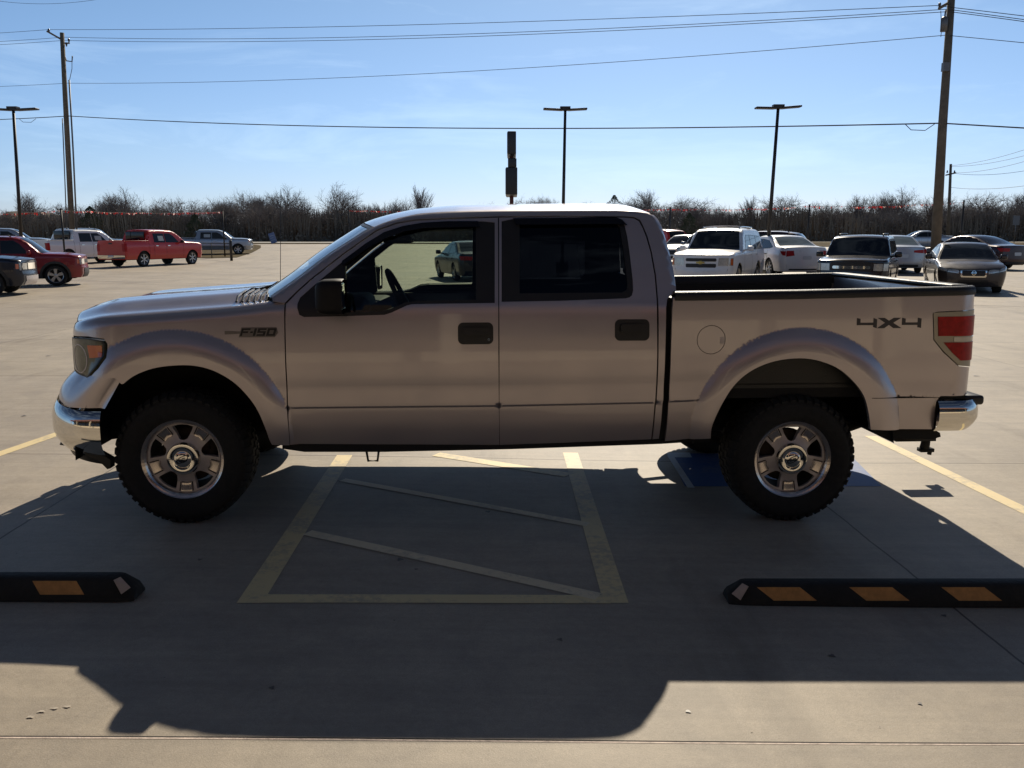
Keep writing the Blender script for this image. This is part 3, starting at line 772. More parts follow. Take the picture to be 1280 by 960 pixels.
# doors --------------------------------------------------------------------
fdo = [(357.6, 380.5), (372, 365.5), (388, 351), (429.5, 318.5), (471.5, 289), (495, 280), (518, 276), (560, 274), (622.4, 272)]
fd_out = P(K, [(362.8, 556)] + [(624.2, 556)]) + P(K, [(623.6, 507), (623, 440), (622.8, 380), (622.6, 320)]) + P(K, fdo[::-1]) + P(K, [(356.8, 400), (357.5, 442), (359, 475), (360.6, 510), (361.6, 540)])
fw = [(371.6, 385.3), (374, 393.5), (380, 396.3), (430, 395.3), (480.6, 393.5), (490, 390.5), (508.7, 381.8), (515, 380.3), (523, 380), (570, 379.4), (618.5, 378.7), (618.5, 278), (602, 276.6), (560, 277), (527.5, 279), (504, 283), (480.6, 291), (457, 306), (428, 327), (400, 350), (375, 372), (371.8, 380)]
fw_q = P(K, fw)
rd_out = P(K, [(624.8, 556), (700, 553.5), (814, 549), (817, 520), (820.2, 480), (821.5, 440), (821.2, 400), (820.8, 375), (818.2, 344), (813, 315), (807.5, 296), (803.2, 285), (798.5, 276.5), (792, 273), (780, 272), (700, 271.3), (623.8, 272), (624, 380), (624.2, 507)])
rw = [(627, 377.3), (700, 376), (766, 373.6), (782, 373), (787, 371.7), (790, 369), (791.5, 363), (791, 350), (786.7, 313), (784, 295), (781, 282), (777, 275), (770, 272.9), (700, 273.2), (641, 273.7), (627, 276.5)]
rw_q = P(K, rw)
gf = P(K, [(432, 390.5), (478, 388.5), (488, 386), (507, 377.5), (521, 375.8), (595, 374.5), (595, 281), (560, 280.5), (528, 283), (505, 287), (482, 295), (458, 310), (432, 330)])
gr_ = P(K, [(649.5, 366.5), (740, 365.5), (778, 365.2), (783.5, 362), (784.5, 354), (780, 315), (775, 284), (770, 278), (649.5, 279)])
def shr(poly, d):
    cx = sum(p[0] for p in poly) / len(poly); cy = sum(p[1] for p in poly) / len(poly); return [(cx + (p[0] - cx) * (1 - d), cy + (p[1] - cy) * (1 - d)) for p in poly]
def rrect(x0, x1, y0, y1, r, n=5):
    o = []
    for (cx, cy, a0) in ((x1 - r, y0 + r, -pi / 2), (x1 - r, y1 - r, 0), (x0 + r, y1 - r, pi / 2), (x0 + r, y0 + r, pi)):
        for i in range(n + 1): o.append((cx + r * cos(a0 + i * pi / 2 / n), cy + r * sin(a0 + i * pi / 2 / n)))
    return o
DOORS = []
crz = lambda q0, q1: [(q0 + (q1 - q0) * i / 90, lin(crease, q0 + (q1 - q0) * i / 90) + d) for i in range(91) for d in (-.010, -.003, 0.006, .018)]
for mir in (False, True):
    for (nm, out, win, gl, hb, gm) in (('front_door', fd_out, fw_q, gf, (572.5, 403, 616.5, 430.5), M_glass_front), ('rear_door', rd_out, rw_q, gr_, (768.5, 399, 811.7, 426), M_glass_priv)):
        b = MB(); b.panel(K.side, out, (win,), 0.032, 0, 0.035, mirror=mir, seg=.025, extra=crz(out[0][0], out[1][0] if nm == 'front_door' else out[2][0]) + (RF if nm == 'front_door' else RR)); d = b.build(nm, HERO, truck)
        b = MB(); b.panel(K.side, shr(win, -.004), (gl,), 0.04, -0.004, 0.03, mirror=mir, seg=.03); b.build('window_trim', M_gloss if False else M_black, d)
        b = MB(); b.panel(K.side, shr(gl, -.01), (), 0.08, -0.014, 0.0, mirror=mir, seg=.05); b.build('window_glass', gm, d)
        a0 = inv(K, hb[0], hb[3]); a1 = inv(K, hb[2], hb[1]); xa_, xb_, za_, zb_ = a0[0], a1[0], a0[1], a1[1]
        b = MB(); b.panel(K.side, rrect(xa_, xb_, za_, zb_, .03), (), 0.02, 0.004, 0.006, mirror=mir, seg=.015)
        hn = b.build('door_handle', M_black, d)
        b = MB(); zm = (za_ + zb_) / 2 + .012
        b.panel(K.side, rrect(xa_ + .03, xb_ - .02, zm - .022, zm + .022, .015), (), 0.02, 0.026, 0.014, mirror=mir, seg=.015); b.build('grip', M_black, hn)
        if nm == 'front_door':
            k = inv(K, 611, 424.5); b = MB(); b.panel(K.side, [(k[0] + .008 * cos(i * pi / 6), k[1] + .008 * sin(i * pi / 6)) for i in range(12)], (), .02, .007, .004, mirror=mir, seg=.01); b.build('key_lock', M_chrome, d)
        DOORS.append(d)
    # smoked rain visors over both windows
    for dd, vis in ((DOORS[-2], [(597, 277.5), (560, 277.5), (527.5, 279.5), (504, 283.5), (480.6, 291), (457, 305.5), (428, 327), (428, 333), (457, 313), (482, 299), (505, 290.5), (530, 286), (600, 284.5)]), (DOORS[-1], [(641, 273.8), (770, 272.8), (777, 275.5), (783.8, 282.4), (780, 282), (770, 281), (645, 282)])):
        b = MB(); v_ = P(K, vis); b.panel(K.side, v_ if dd is DOORS[-2] else v_[::-1], (), .04, .014, .004, mirror=mir, seg=.03); b.build('rain_visor', M_gloss, dd)

# cab shell (A pillar, roof side, rear pillar) -------------------------------------
q_a0 = roofc[0][0] + .002
def off_line(pts, dx, dy): return [(p[0] + dx, p[1] + dy) for p in pts]
cabline = [(356, 378.6), (371, 363.8), (387, 349.4), (428.5, 316.8), (470.5, 287.2), (494.5, 278.3), (518, 274.3), (560, 272.3), (622.5, 270.3), (700, 269.6), (780, 270.3), (793, 271.3), (800.3, 275), (805, 284.5), (809.3, 295.5), (814.8, 315), (820, 344), (822.6, 375), (823.2, 440), (822, 480), (818.6, 520), (815.6, 549)]
inner = P(K, cabline)
rear_e = P(K, [(823.5, 548.3), (826, 530), (829, 500), (831.5, 440), (832.6, 385), (834, 374), (838, 369), (845, 366.5)])
cab_out = inner + rear_e + topq(K, XRE - .003, q_a0 + .004, 90) + P(K, [(341, 376.5)])
def mk(b, mir): b.panel(K.side, cab_out, (), 0.035, 0, 0.02, mirror=mir, seg=.022)
list(both('cab_pillar', mk, HERO))
# dark backing behind the shut lines
def mk(b, mir):
    b.panel(K.side, P(K, [(350, 552), (822, 545), (824, 380), (610, 385), (520, 386), (490, 398), (352, 400)]), (), .12, -.03, 0, mirror=mir)
    b.panel(K.side, P(K, [(826, 545), (831, 500), (832, 440), (831, 385), (826, 340), (817, 300), (809, 272), (792, 268), (788, 276), (800, 300), (810, 350), (812, 400), (812, 545)]), (), .12, -.025, 0, mirror=mir)
    b.panel(K.side, P(K, [(612, 385), (630, 385), (632, 269), (610, 269)]), (), .12, -.03, 0, mirror=mir)
list(both('door_frame', mk, M_seam))
# roof, windshield, rear glass
qs_ws = roofc[4][0] + .01; q_r1 = roofc[12][0]
b = MB(); b.grid(lambda u, v: K.topp(qs_ws + .004 + (q_r1 - qs_ws) * u, v * 2 - 1), 60, 30); b.build('roof', HERO, truck)
b = MB(); b.grid(lambda u, v: K.topp(q_a0 + .004 + (qs_ws - q_a0 - .004) * u, (v * 2 - 1) * .985) + Vector((0, 0, -.006)), 20, 24); b.build('windshield', M_glass_ws, truck)
def wsf(u, v): return K.topp(q_a0 + .004 + (qs_ws - q_a0 - .004) * u, v * 2 - 1) + Vector((0, 0, -.002))
b = MB(); b.grid(lambda u, v: wsf(u, v * .035), 20, 2); b.grid(lambda u, v: wsf(u, .965 + v * .035), 20, 2); b.grid(lambda u, v: wsf(.97 + .03 * u, v), 2, 24); b.build('windshield_frame', M_black, truck)
b = MB(); b.grid(lambda u, v: K.topp(q_r1 + .004 + (XRE - .01 - q_r1) * u, v * 2 - 1), 16, 24); cb = b.build('cab_back', HERO, truck)
b = MB(); b.grid(lambda u, v: K.topp(q_r1 + (XRE - .01 - q_r1) * (.30 + .52 * u), (v * 2 - 1) * .84) + Vector((.012, 0, .004)), 8, 12); b.build('back_window', M_gloss, cb)
zbk = railz[0][1]
b = MB(); b.box(XRE - .075, XRE - .06, -.90, .90, .55, zbk + .02); b.build('cab_rear_wall', M_silver, truck, False)

# bed -----------------------------------------------------------------------
arch_r = [(888.5, 548), (889, 538), (891.7, 528), (901.7, 506.7), (916.7, 483), (936.7, 465), (963, 453), (993, 448), (1020, 450), (1046.7, 460), (1066.7, 476.7), (1080, 495), (1086, 516.7), (1088.5, 537)]
be = P(B, [(831.3, 551.5), (834, 530), (836.5, 500), (838.8, 440), (840.5, 385), (841.5, 373)])
QT = XRB + RRB * 1.12
tlp = [(1168.5, 393.5), (1213, 390), (1211, 456.5), (1199, 454), (1181, 438), (1169.5, 424)]
tlq = P(B, tlp)
bo = [be[0]] + be[1:] + [(be[-1][0], B.tmax(be[-1][0]))] + topq(B, be[-1][0], QT, 30)[1:] + [(QT, tlq[1][1] + .018), (tlq[0][0] + .01, tlq[0][1] + .018), (tlq[0][0] - .014, tlq[0][1] + .006), (tlq[5][0] - .014, tlq[5][1] - .004), (tlq[4][0] - .01, tlq[4][1] - .012), (tlq[3][0] - .004, tlq[3][1] - .018), (QT, tlq[2][1] - .018), (QT, inv(B, 1206, 494)[1])] + P(B, [(1176, 495), (1170, 503), (1168, 520), (1166.5, 536.5), (1120, 537.5)]) + P(B, smoothline(arch_r)[::-1])
fuel = inv(B, 889, 424.7)
circ = lambda c, r, n=28: [(c[0] + r * cos(2 * pi * i / n), c[1] + r * sin(2 * pi * i / n)) for i in range(n)]
for mir in (False, True):
    b = MB(); b.panel(B.side, bo[::-1], (circ(fuel, .086),) if not mir else (), 0.024, 0, 0.03, mirror=mir, seg=.018, extra=RR + crz(be[0][0], XRB)); bs = b.build('bed_side', HERO, truck)
    if not mir:
        b = MB(); b.panel(B.side, circ(fuel, .0825), (), .03, .0, .02, seg=.012); fd = b.build('fuel_door', HERO, bs)
        b = MB(); b.panel(B.side, circ(fuel, .092), (), .05, -.012, 0); b.build('fuel_recess', M_seam, bs)
        b = MB(); k = (fuel[0] + .066, fuel[1] - .004); b.panel(B.side, rrect(k[0] - .012, k[0] + .014, k[1] - .02, k[1] + .02, .008), (), .02, .003, .003, seg=.01); b.build('finger_tab', M_rim, bs)
    # lamp
    fr = tlq[::-1] if False else tlq
    sur = [(tlq[0][0] - .010, tlq[0][1] + .012), (QT + .01, tlq[1][1] + .014), (QT + .01, tlq[2][1] - .014), (tlq[3][0] - .002, tlq[3][1] - .014), (tlq[4][0] - .006, tlq[4][1] - .008), (tlq[5][0] - .010, tlq[5][1] - .002)]
    b = MB(); b.panel(B.side, sur[::-1], (), .025, .003, .04, mirror=mir, seg=.02); tl = b.build('tail_light', M_lightsurround, truck)
    zz = lambda a, b_: inv(B, a, b_)
    up = [zz(1172.5, 420), zz(1172, 396), (QT, zz(1205, 395)[1]), (QT, zz(1205, 420)[1])]
    lo = [zz(1179, 428), (QT, zz(1205, 428)[1]), (QT, zz(1205, 451)[1]), zz(1200, 450.5), zz(1190, 441)]
    b = MB(); b.panel(B.side, up[::-1] if ((up[1][0]-up[0][0])*(up[2][1]-up[0][1])-(up[1][1]-up[0][1])*(up[2][0]-up[0][0]))<0 else up, (), .02, .008, .006, mirror=mir, seg=.015); b.build('red_lens', M_red, tl)
    b = MB(); b.panel(B.side, lo, (), .02, .008, .006, mirror=mir, seg=.015); b.build('red_lens', M_red, tl)
    b = MB(); b.panel(B.side, [zz(1192, 426.8), (QT, zz(1205, 426.8)[1]), (QT, zz(1205, 421.2)[1]), zz(1192, 421.2)], (), .02, .007, .006, mirror=mir, seg=.015); b.build('clear_lens', M_white_lens, tl)
    # rail cap
    def rail(u, v):
        x = be[-1][0] + .01 + (XRB + .10 - be[-1][0]) * u; z = lin(railz, x); pr_ = [(-.978, -.022), (-.981, .004), (-.974, .020), (-.955, .029), (-.93, .031), (-.905, .027), (-.893, .012), (-.893, -.05)]
        i = min(len(pr_) - 1, int(round(v * (len(pr_) - 1)))); y, dz = pr_[i]
        ins = B.xs(XRB + max(0, x - XRB) * 1.0)[1] if x > XRB else 0
        return Vector((x, (y + ins) * (-1 if mir else 1), z + dz))
    b = MB(); b.grid(rail, 40, 7, flip=mir); b.build('rail_cap', M_liner, truck, True, 45)
    # inner wall, wheel tub
    s_ = -1 if mir else 1
    b = MB(); b.box(be[-1][0] + .02, XRB + .02, min(-.90 * s_, -.885 * s_), max(-.90 * s_, -.885 * s_), .82, lin(railz, 1.5) - .03); b.box(1.45, 2.2, min(-.885 * s_, -.60 * s_), max(-.885 * s_, -.60 * s_), .82, 1.05); b.build('bed_wall', M_liner, truck, False)
b = MB(); b.box(be[-1][0] + .02, XRB + .05, -.9, .9, .80, .83); b.box(be[-1][0] + .0, be[-1][0] + .04, -.9, .9, .80, lin(railz, 1) - .01); b.build('bed_floor', M_liner, truck, False)
zr1 = railz[-1][1]
b = MB(); b.rbox(XRB + .02, XRB + .10, -.86, .86, .58, zr1 + .012, .02); b.box(XRB - .3, XRB + .16, -.9, .9, .55, .62); tg = b.build('tailgate', M_silver, truck)
b = MB(); b.rbox(XRB + .0, XRB + .115, -.865, .865, zr1 + .005, zr1 + .034, .012); b.build('tailgate_cap', M_liner, tg)
b = MB(); b.rbox(XRB + .095, XRB + .112, -.13, .13, 1.20, 1.30, .006); b.build('handle', M_black, tg)
for mir in (False, True):  # dark strip laid on the bed side to draw the crease's shade line
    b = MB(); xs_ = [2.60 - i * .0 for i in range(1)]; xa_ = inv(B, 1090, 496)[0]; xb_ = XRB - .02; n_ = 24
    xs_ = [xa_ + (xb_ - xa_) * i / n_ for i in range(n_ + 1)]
    b.panel(B.side, [(x, lin(crease, x) - .003) for x in xs_] + [(x, lin(crease, x) + .001) for x in xs_[::-1]], (), .03, .0012, 0, mirror=mir, seg=.03); b.build('crease_shade_strip', M_seam, truck)
# 4X4 and F-150 lettering ------------------------------------------------------------
def glyph(b, S, poly, x0, z0, sx, sz, off, fl=.0015, shear=0):
    p = [(x0 + (a + shear * c) * sx, z0 + c * sz) for a, c in poly]
    ar = sum(p[i][0] * p[(i + 1) % len(p)][1] - p[(i + 1) % len(p)][0] * p[i][1] for i in range(len(p)))
    b.panel(S.side, p if ar > 0 else p[::-1], (), .04, off, fl, seg=.02)
four_l = [(0, 1), (.17, 1), (.17, .52), (1.18, .52), (1.18, .72), (1.02, .72), (1.02, 1.0), (1.32, 1.0), (1.32, 0), (1.02, 0), (1.02, .28), (0, .28)]
four_r = [(-a, c) for a, c in four_l]
four_m = [(0, 0), (.17, 0), (.17, 1), (0, 1)]
l0 = inv(B, 1070.5, 410.5); l1 = inv(B, 1152, 397); wd = l1[0] - l0[0]; ht = l1[1] - l0[1] - .0
b = MB()
ux = wd / 3.9
four = [(0, 1), (.22, .92), (.22, .55), (1.0, .55), (1.0, 1.0), (1.22, .85), (1.22, 0), (1.0, .12), (1.0, .3), (0, .3)]
glyph(b, B, four, l0[0], l0[1], ux, ht, .0015)
glyph(b, B, [(0, 0), (.45, 0), (.72, .32), (1.0, 0), (1.5, 0), (.98, .52), (1.45, 1), (1.0, 1), (.72, .72), (.45, 1), (.02, 1), (.48, .52)], l0[0] + ux * 1.22, l0[1], ux, ht, .0015)
glyph(b, B, [(0, 1), (.22, .92), (.22, .55), (.95, .55), (.95, 1.0), (1.18, .92), (1.18, 0), (.95, .08), (.95, .3), (0, .3)], l0[0] + ux * 2.72, l0[1], ux, ht, .0015)
b.build('decal_lettering', mat('decal_grey', (0.05, 0.045, 0.045), .5), truck)
l0 = inv(F, 300, 420); l1 = inv(F, 345, 410.3); wd = l1[0] - l0[0]; ht = l1[1] - l0[1]; u_ = wd / 4.3
Fg = [(0, 0), (.25, 0), (.25, .38), (.85, .38), (.85, .62), (.25, .62), (.25, .78), (1.05, .78), (1.05, 1), (0, 1)]
one = [(0, 0), (.28, 0), (.28, 1), (0, 1)]
five = [(0, 0), (1.0, 0), (1.0, .62), (.28, .62), (.28, .78), (1.0, .78), (1.0, 1), (0, 1), (0, .40), (.72, .40), (.72, .22), (0, .22)]
zero_a = [(0, 0), (1.05, 0), (1.05, 1), (0, 1)]
def badge(S, off, m, grow, nm, par):
    b = MB()
    for (g, x) in ((Fg, 0), ([(0, .38), (.32, .38), (.32, .6), (0, .6)], 1.12), (one, 1.52), (five, 1.95)):
        glyph(b, S, g, l0[0] + x * u_, l0[1], u_, ht, off, .002, .28)
    zo = [(x_ + .28 * z_, z_) for x_, z_ in zero_a]; zi = [(.28 + .28 * .24, .24), (.77 + .28 * .24, .24), (.77 + .28 * .76, .76), (.28 + .28 * .76, .76)]
    x0 = l0[0] + 3.1 * u_
    b.panel(S.side, [(x0 + a * u_, l0[1] + c * ht) for a, c in zo], ([(x0 + a * u_, l0[1] + c * ht) for a, c in zi],), .04, off, .002, seg=.02)
    return b.build(nm, m, par)
b = MB(); l2 = inv(F, 281, 418.2); l3 = inv(F, 302, 413.6)
b.panel(F.side, [(l2[0], l2[1]), (l3[0] - .005, l2[1] + .004), (l3[0] + .005, l3[1] - .003), (l2[0], l3[1])], (), .04, .004, .003, seg=.02)
x0, x1 = l0[0] - .008, l0[0] + wd + .012
b.panel(F.side, [(x0, l0[1] - .008), (x1 - .02, l0[1] - .008), (x1, l0[1] + ht * .4), (x1 - .01, l0[1] + ht + .006), (x0 + .018, l0[1] + ht + .006)], (), .04, .003, .003, seg=.02)
bd = b.build('fender_badge', mat('badge_grey', (.20, .18, .17), .35, .6), truck)
badge(F, .0055, M_black, 0, 'lettering', bd)

# mirrors --------------------------------------------------------------------
mz0 = loc(420, 392, -1.08)[1]; mz1 = loc(415, 348, -1.08)[1]; mxa = loc(396, 370, -1.08)[0]; mxb = loc(431, 370, -1.08)[0]
for mir in (False, True):
    s_ = -1 if mir else 1; par = DOORS[0] if not mir else DOORS[2]
    b = MB()
    def mir_h(u, v):                                   # rounded shell, axis along x
        a = u * 2 * pi; t = v
        hx = (mxb - mxa); k = [0.0, .62, .86, .97, 1.0, 1.0, .96][min(6, int(v * 6 + .5))]; xx = mxa + hx * [0, .03, .12, .3, .7, .96, 1.0][min(6, int(v * 6 + .5))]
        ca, sa = cos(a), sin(a); e = .45
        yy = -1.11 + .115 * k * math.copysign(abs(ca) ** e, ca); z = (mz0 + mz1) / 2 + (mz1 - mz0) / 2 * k * math.copysign(abs(sa) ** e, sa) * (1 - .05 * ca)
        return Vector((xx + .02 * (z - mz0), yy * s_, z))
    b.grid(mir_h, 32, 6, flip=not mir)
    b.tube([(mxa + .07, -.93 * s_, mz0 + .05), (mxa + .08, -1.03 * s_, mz0 + .06)], [.045, .05], 12)
    mh = b.build('door_mirror', M_mirror, par)
    b = MB(); b.rbox(mxb - .012, mxb - .001, min(-1.21 * s_, -1.01 * s_), max(-1.21 * s_, -1.01 * s_), mz0 + .03, mz1 - .02, .008); b.build('mirror_glass', M_chrome, par)

# wheels ----------------------------------------------------------------------
def hero_wheel(cx, cy, cz, s_, R=.390):
    b = MB(); n = 72; Wd = .275; yo = Wd / 2
    prof = [(.238, .118), (.250, .128), (.275, .137), (.32, .142), (.352, .138), (.372, .124), (.386, .106), (.3935, .09), (.395, .05), (.395, 0), (.395, -.05), (.3935, -.09), (.372, -.124), (.32, -.138), (.25, -.125), (.238, -.11), (.22, -.10)]
    prof = [(r if r < .27 else r * R / .395, y) for r, y in prof]
    b.lathe(prof[::-1] if False else prof, (cx, cy, cz), n, 0, s_)
    # tread lugs, staggered, wrapping onto the shoulder
    nl = 46
    for i in range(nl):
        for (ya, yb, sh) in ((.070, .137, 0), (.012, .060, .5), (-.060, -.012, 0), (-.137, -.070, .5)):
            a0 = 2 * pi * (i + sh) / nl; da = 2 * pi / nl * .33
            o = len(b.v)
            for a in (a0 - da, a0 + da):
                for (y, r0) in ((ya, R + .0065), (yb, (R + .0065) if abs(yb) < .11 and abs(ya) < .11 else 0)):
                    pass
            def q(a, y, dr):
                base = R - max(0, abs(y) - .085) ** 2 * 8.5
                return Vector((cx + (base + dr) * cos(a), cy - s_ * y, cz + (base + dr) * sin(a)))
            ring = []
            for y in (ya, (ya + yb) / 2, yb):
                ring.append([q(a0 - da, y, -.004), q(a0 - da * .9, y, .007), q(a0 + da * .9, y, .007), q(a0 + da, y, -.004)])
            for rr in ring: b.v += rr
            for k in range(2):
                for m_ in range(3):
                    f = (o + k * 4 + m_, o + k * 4 + m_ + 1, o + (k + 1) * 4 + m_ + 1, o + (k + 1) * 4 + m_)
                    b.face(f if s_ > 0 else f[::-1])
            b.face((o, o + 1, o + 2, o + 3)); b.face((o + 8, o + 9, o + 10, o + 11)[::-1])
    # raised side blocks on the shoulder
    for i in range(nl):
        a0 = 2 * pi * i / nl; da = 2 * pi / nl * .3; o = len(b.v)
        for (r, y) in ((R - .004, .108), (R - .022, .129), (R - .034, .134)):
            for a in (a0 - da, a0 + da): b.v.append(Vector((cx + r * cos(a), cy - s_ * (y + .004), cz + r * sin(a))))
        for k in range(2):
            f = (o + 2 * k, o + 2 * k + 1, o + 2 * k + 3, o + 2 * k + 2); b.face(f if s_ < 0 else f[::-1])
    tyre_b = b
    # rim barrel and lip
    b = MB()
    b.lathe([(.19, -.10), (.205, .02), (.212, .07)], (cx, cy, cz), n, 1, -s_ if False else s_)
    b.lathe([(.209, .075), (.2135, .103), (.222, .112), (.232, .117), (.238, .121), (.2415, .118), (.243, .105)], (cx, cy, cz), n, 2, s_)
    b.v_disc = None
    # spoke disc: domed, five trapezoid windows
    def disc(px_, pz_):
        r = sqrt(px_ * px_ + pz_ * pz_); y = .098 - .028 * sstep(.05, .16, r) + .012 * sstep(.15, .215, r)
        return Vector((cx + px_, cy - s_ * y, cz + pz_))
    outer = [(.214 * cos(2 * pi * i / 60), .214 * sin(2 * pi * i / 60)) for i in range(60)]
    wins = []
    for k in range(5):
        a = pi / 2 + 2 * pi * k / 5; w_ = []
        for (r, da) in ((.118, -.20), (.150, -.27), (.178, -.30), (.198, -.315), (.201, -.15), (.202, 0), (.201, .15), (.198, .315), (.178, .30), (.150, .27), (.118, .20), (.110, .10), (.108, 0), (.110, -.10)):
            w_.append((r * cos(a + da), r * sin(a + da)))
        wins.append(w_)
    b.panel(disc, outer, wins, .014, 0, .035, 0, flip=(s_ < 0), seg=.012)
    # bright pads at the spoke ends, bolder than the disc
    for k in range(5):
        a = pi / 2 + 2 * pi * (k + .5) / 5
        pad = [(r * cos(a + d), r * sin(a + d)) for r, d in ((.145, -.18), (.205, -.155), (.205, .155), (.145, .18), (.150, 0.0))]
        b.panel(disc, pad, (), .02, .004, .006, 2, flip=(s_ < 0), seg=.015)
    for k in range(5):                                  # notch lines beside the pads
        a = pi / 2 + 2 * pi * (k + .5) / 5
        for sg_ in (-1, 1):
            nt_ = [(r * cos(a + d * sg_), r * sin(a + d * sg_)) for r, d in ((.150, .20), (.205, .175), (.205, .205), (.152, .235))]
            if sg_ < 0: nt_ = nt_[::-1]
            b.panel(disc, nt_, (), .02, .002, .001, 3, flip=(s_ < 0), seg=.02)
    wh = b.build('wheel', [M_rim, M_dark, M_rimbright, M_seam], truck, True, 35)
    tyre_b.build('tyre', M_tyre, wh, True, 40)
    b = MB(); b.lathe([(.097, .085), (.097, .105), (.09, .118), (.06, .123), (.052, .117), (.047, .117), (.042, .122), (.02, .124), (.0005, .1245)], (cx, cy, cz), 40, 0, s_)
    hc = b.build('hub_cap', M_chrome, wh, True, 50)
    b = MB(); pr2 = []
    el = lambda a_, b_, n_=24: [(a_ * cos(2 * pi * i / n_), b_ * sin(2 * pi * i / n_)) for i in range(n_)]
    flat = lambda x_, z_: Vector((cx + x_ * cos(.5) - z_ * sin(.5), cy - s_ * .1235, cz + x_ * sin(.5) + z_ * cos(.5)))
    b.panel(flat, el(.040, .018), (el(.034, .0135),), .02, .002, .002, flip=(s_ < 0), seg=.008)
    b.panel(flat, [(-.02, -.002), (-.008, -.006), (.004, .002), (.018, -.003), (.02, .002), (.004, .007), (-.008, -.001), (-.018, .004)], (), .02, .002, .002, flip=(s_ < 0), seg=.008)
    b.build('oval_emblem', M_dark, wh)
    b = MB(); b.lathe([(.06, .0), (.15, .0), (.17, -.03)], (cx, cy, cz), 30, 0, s_); b.box(cx + .05, cx + .13, cy - .04 - .0, cy + .04, cz + .03, cz + .15); b.build('brake_disc', M_rim if False else mat('brake_rust', (.05, .035, .028), .7, .3), wh)
    return wh
for (wx, wz) in ((FWX, WZF), (RWX, WZR)):
    hero_wheel(wx, -.835, wz, 1); 
for (wx, wz) in ((FWX, WZF), (RWX, WZR)):
    wz2 = G(*twor((wx, .84, 0)).to_2d()) + .392; hero_wheel(wx, .835, wz2, -1)
# wheel housings
def liner(b, wx, wz, R, arc, y0, y1, mir):
    n = 24
    for i in range(n):
        a, c = arc[0] + (arc[1] - arc[0]) * i / n, arc[0] + (arc[1] - arc[0]) * (i + 1) / n
        o = len(b.v); sg_ = -1 if mir else 1
        for (aa, yy) in ((a, y0), (c, y0), (c, y1), (a, y1)): b.v.append(Vector((wx + R * cos(aa), yy * sg_, wz + R * sin(aa))))
        b.face((o, o + 1, o + 2, o + 3))
    o = len(b.v)
    pts = [(wx + R * cos(arc[0] + (arc[1] - arc[0]) * i / n), wz + R * sin(arc[0] + (arc[1] - arc[0]) * i / n)) for i in range(n + 1)]
    for p in pts: b.v.append(Vector((p[0], y1 * (-1 if mir else 1), p[1])))
    b.face([o + i for i in range(n + 1)])
for mir in (False, True):
    b = MB(); liner(b, FWX, WZF + .02, .60, (.22, pi + .02), -.975, -.45, mir); b.build('wheel_liner', M_dark, truck, False); b = MB(); liner(b, RWX, WZR + .02, .63, (.12, pi - .14), -.96, -.5, mir); b.build('wheel_liner', M_dark, truck, False)
# beige inner bed skin visible above the rear tyre
b = MB(); ip = [loc(*p, -.88) for p in ((935, 472), (965, 457), (993, 453), (1018, 455), (1035, 462), (1010, 470), (960, 473))]
b.prism(ip[::-1], lambda p, q, k: (p, -.80 if k else -.78, q)); b.build('inner_bed_skin', M_silver, truck, False)
# chassis, axles, exhaust, hitch --------------------------------------------------------
b = MB()
zc = .50
for yy in (-.50, .42):
    b.box(-2.3, -1.2, yy, yy + .08, zc - .02, zc + .13); b.box(-1.2, 1.0, yy, yy + .08, zc - .05, zc + .11); b.box(1.0, 2.7, yy, yy + .08, zc + .06, zc + .2)
for xx in (-1.4, -.3, .7, 1.3, 2.5): b.box(xx, xx + .09, -.45, .45, zc - .03, zc + .07)
b.box(-1.25, 1.0, -.93, .93, .565, .60)                                          # floor pan
b.box(-1.25, 1.02, -.93, -.80, .50, .60); b.box(-1.25, 1.02, .80, .93, .50, .60)
b.box(1.05, 2.8, -.9, .9, .74, .80)
b.tube([(FWX, -.80, WZF), (FWX, .80, WZF)], .04, 10); b.tube([(RWX, -.80, WZR), (RWX, .80, WZR)], .045, 12)
b.tube([(RWX, -.13, WZR), (RWX, .13, WZR)], .14, 14); b.tube([(RWX - .15, 0, WZR), (-.6, 0, .5)], .04, 8)
b.box(-2.35, -1.3, -.4, .4, .48, .95)                                            # engine bay mass
b.tube([(-.9, .25, .47), (.9, .25, .47), (1.3, .5, .55), (2.6, .6, .6)], .035, 10); b.tube([(.1, .25, .46), (.75, .25, .46)], .09, 12)
for yy in (-.62, .62):
    b.tube([(RWX - .62, yy, WZR + .12), (RWX, yy, WZR - .06), (RWX + .62, yy, WZR + .16)], .025, 6)
b.build('chassis', M_dark, truck, False)
b = MB()
sk = [loc(*p, -.955) for p in ((352, 556), (372, 556.5), (500, 556.5), (620, 556), (815, 549), (830, 551), (888, 548.5), (888, 552), (826, 556), (640, 562.5), (480, 566), (380, 566), (352, 562))]
b.prism(sk[::-1], lambda p, q, k: (p, -.935 if k else -.80, q)); b.build('rocker_sill', M_dark, truck, False)
b = MB(); h0 = loc(458, 568, -.8); h1 = loc(474, 576, -.8)
b.tube([(h0[0], -.8, h0[1] + .03), (h0[0] + .01, -.8, h1[1]), (h1[0] - .01, -.8, h1[1]), (h1[0], -.8, h0[1] + .03)], .008, 6); b.build('jacking_hook', M_black, truck)
# gap strip between cab and bed
b = MB(); g0 = [loc(*p, -.95) for p in ((833, 372), (841.5, 373), (838.8, 440), (836.5, 500), (831.5, 552), (823.5, 549), (829, 500), (831.5, 440), (832.5, 400))]
b.prism(g0[::-1], lambda p, q, k: (p, -.925 if k else -.85, q)); b.build('gap_filler', M_seam, truck, False)
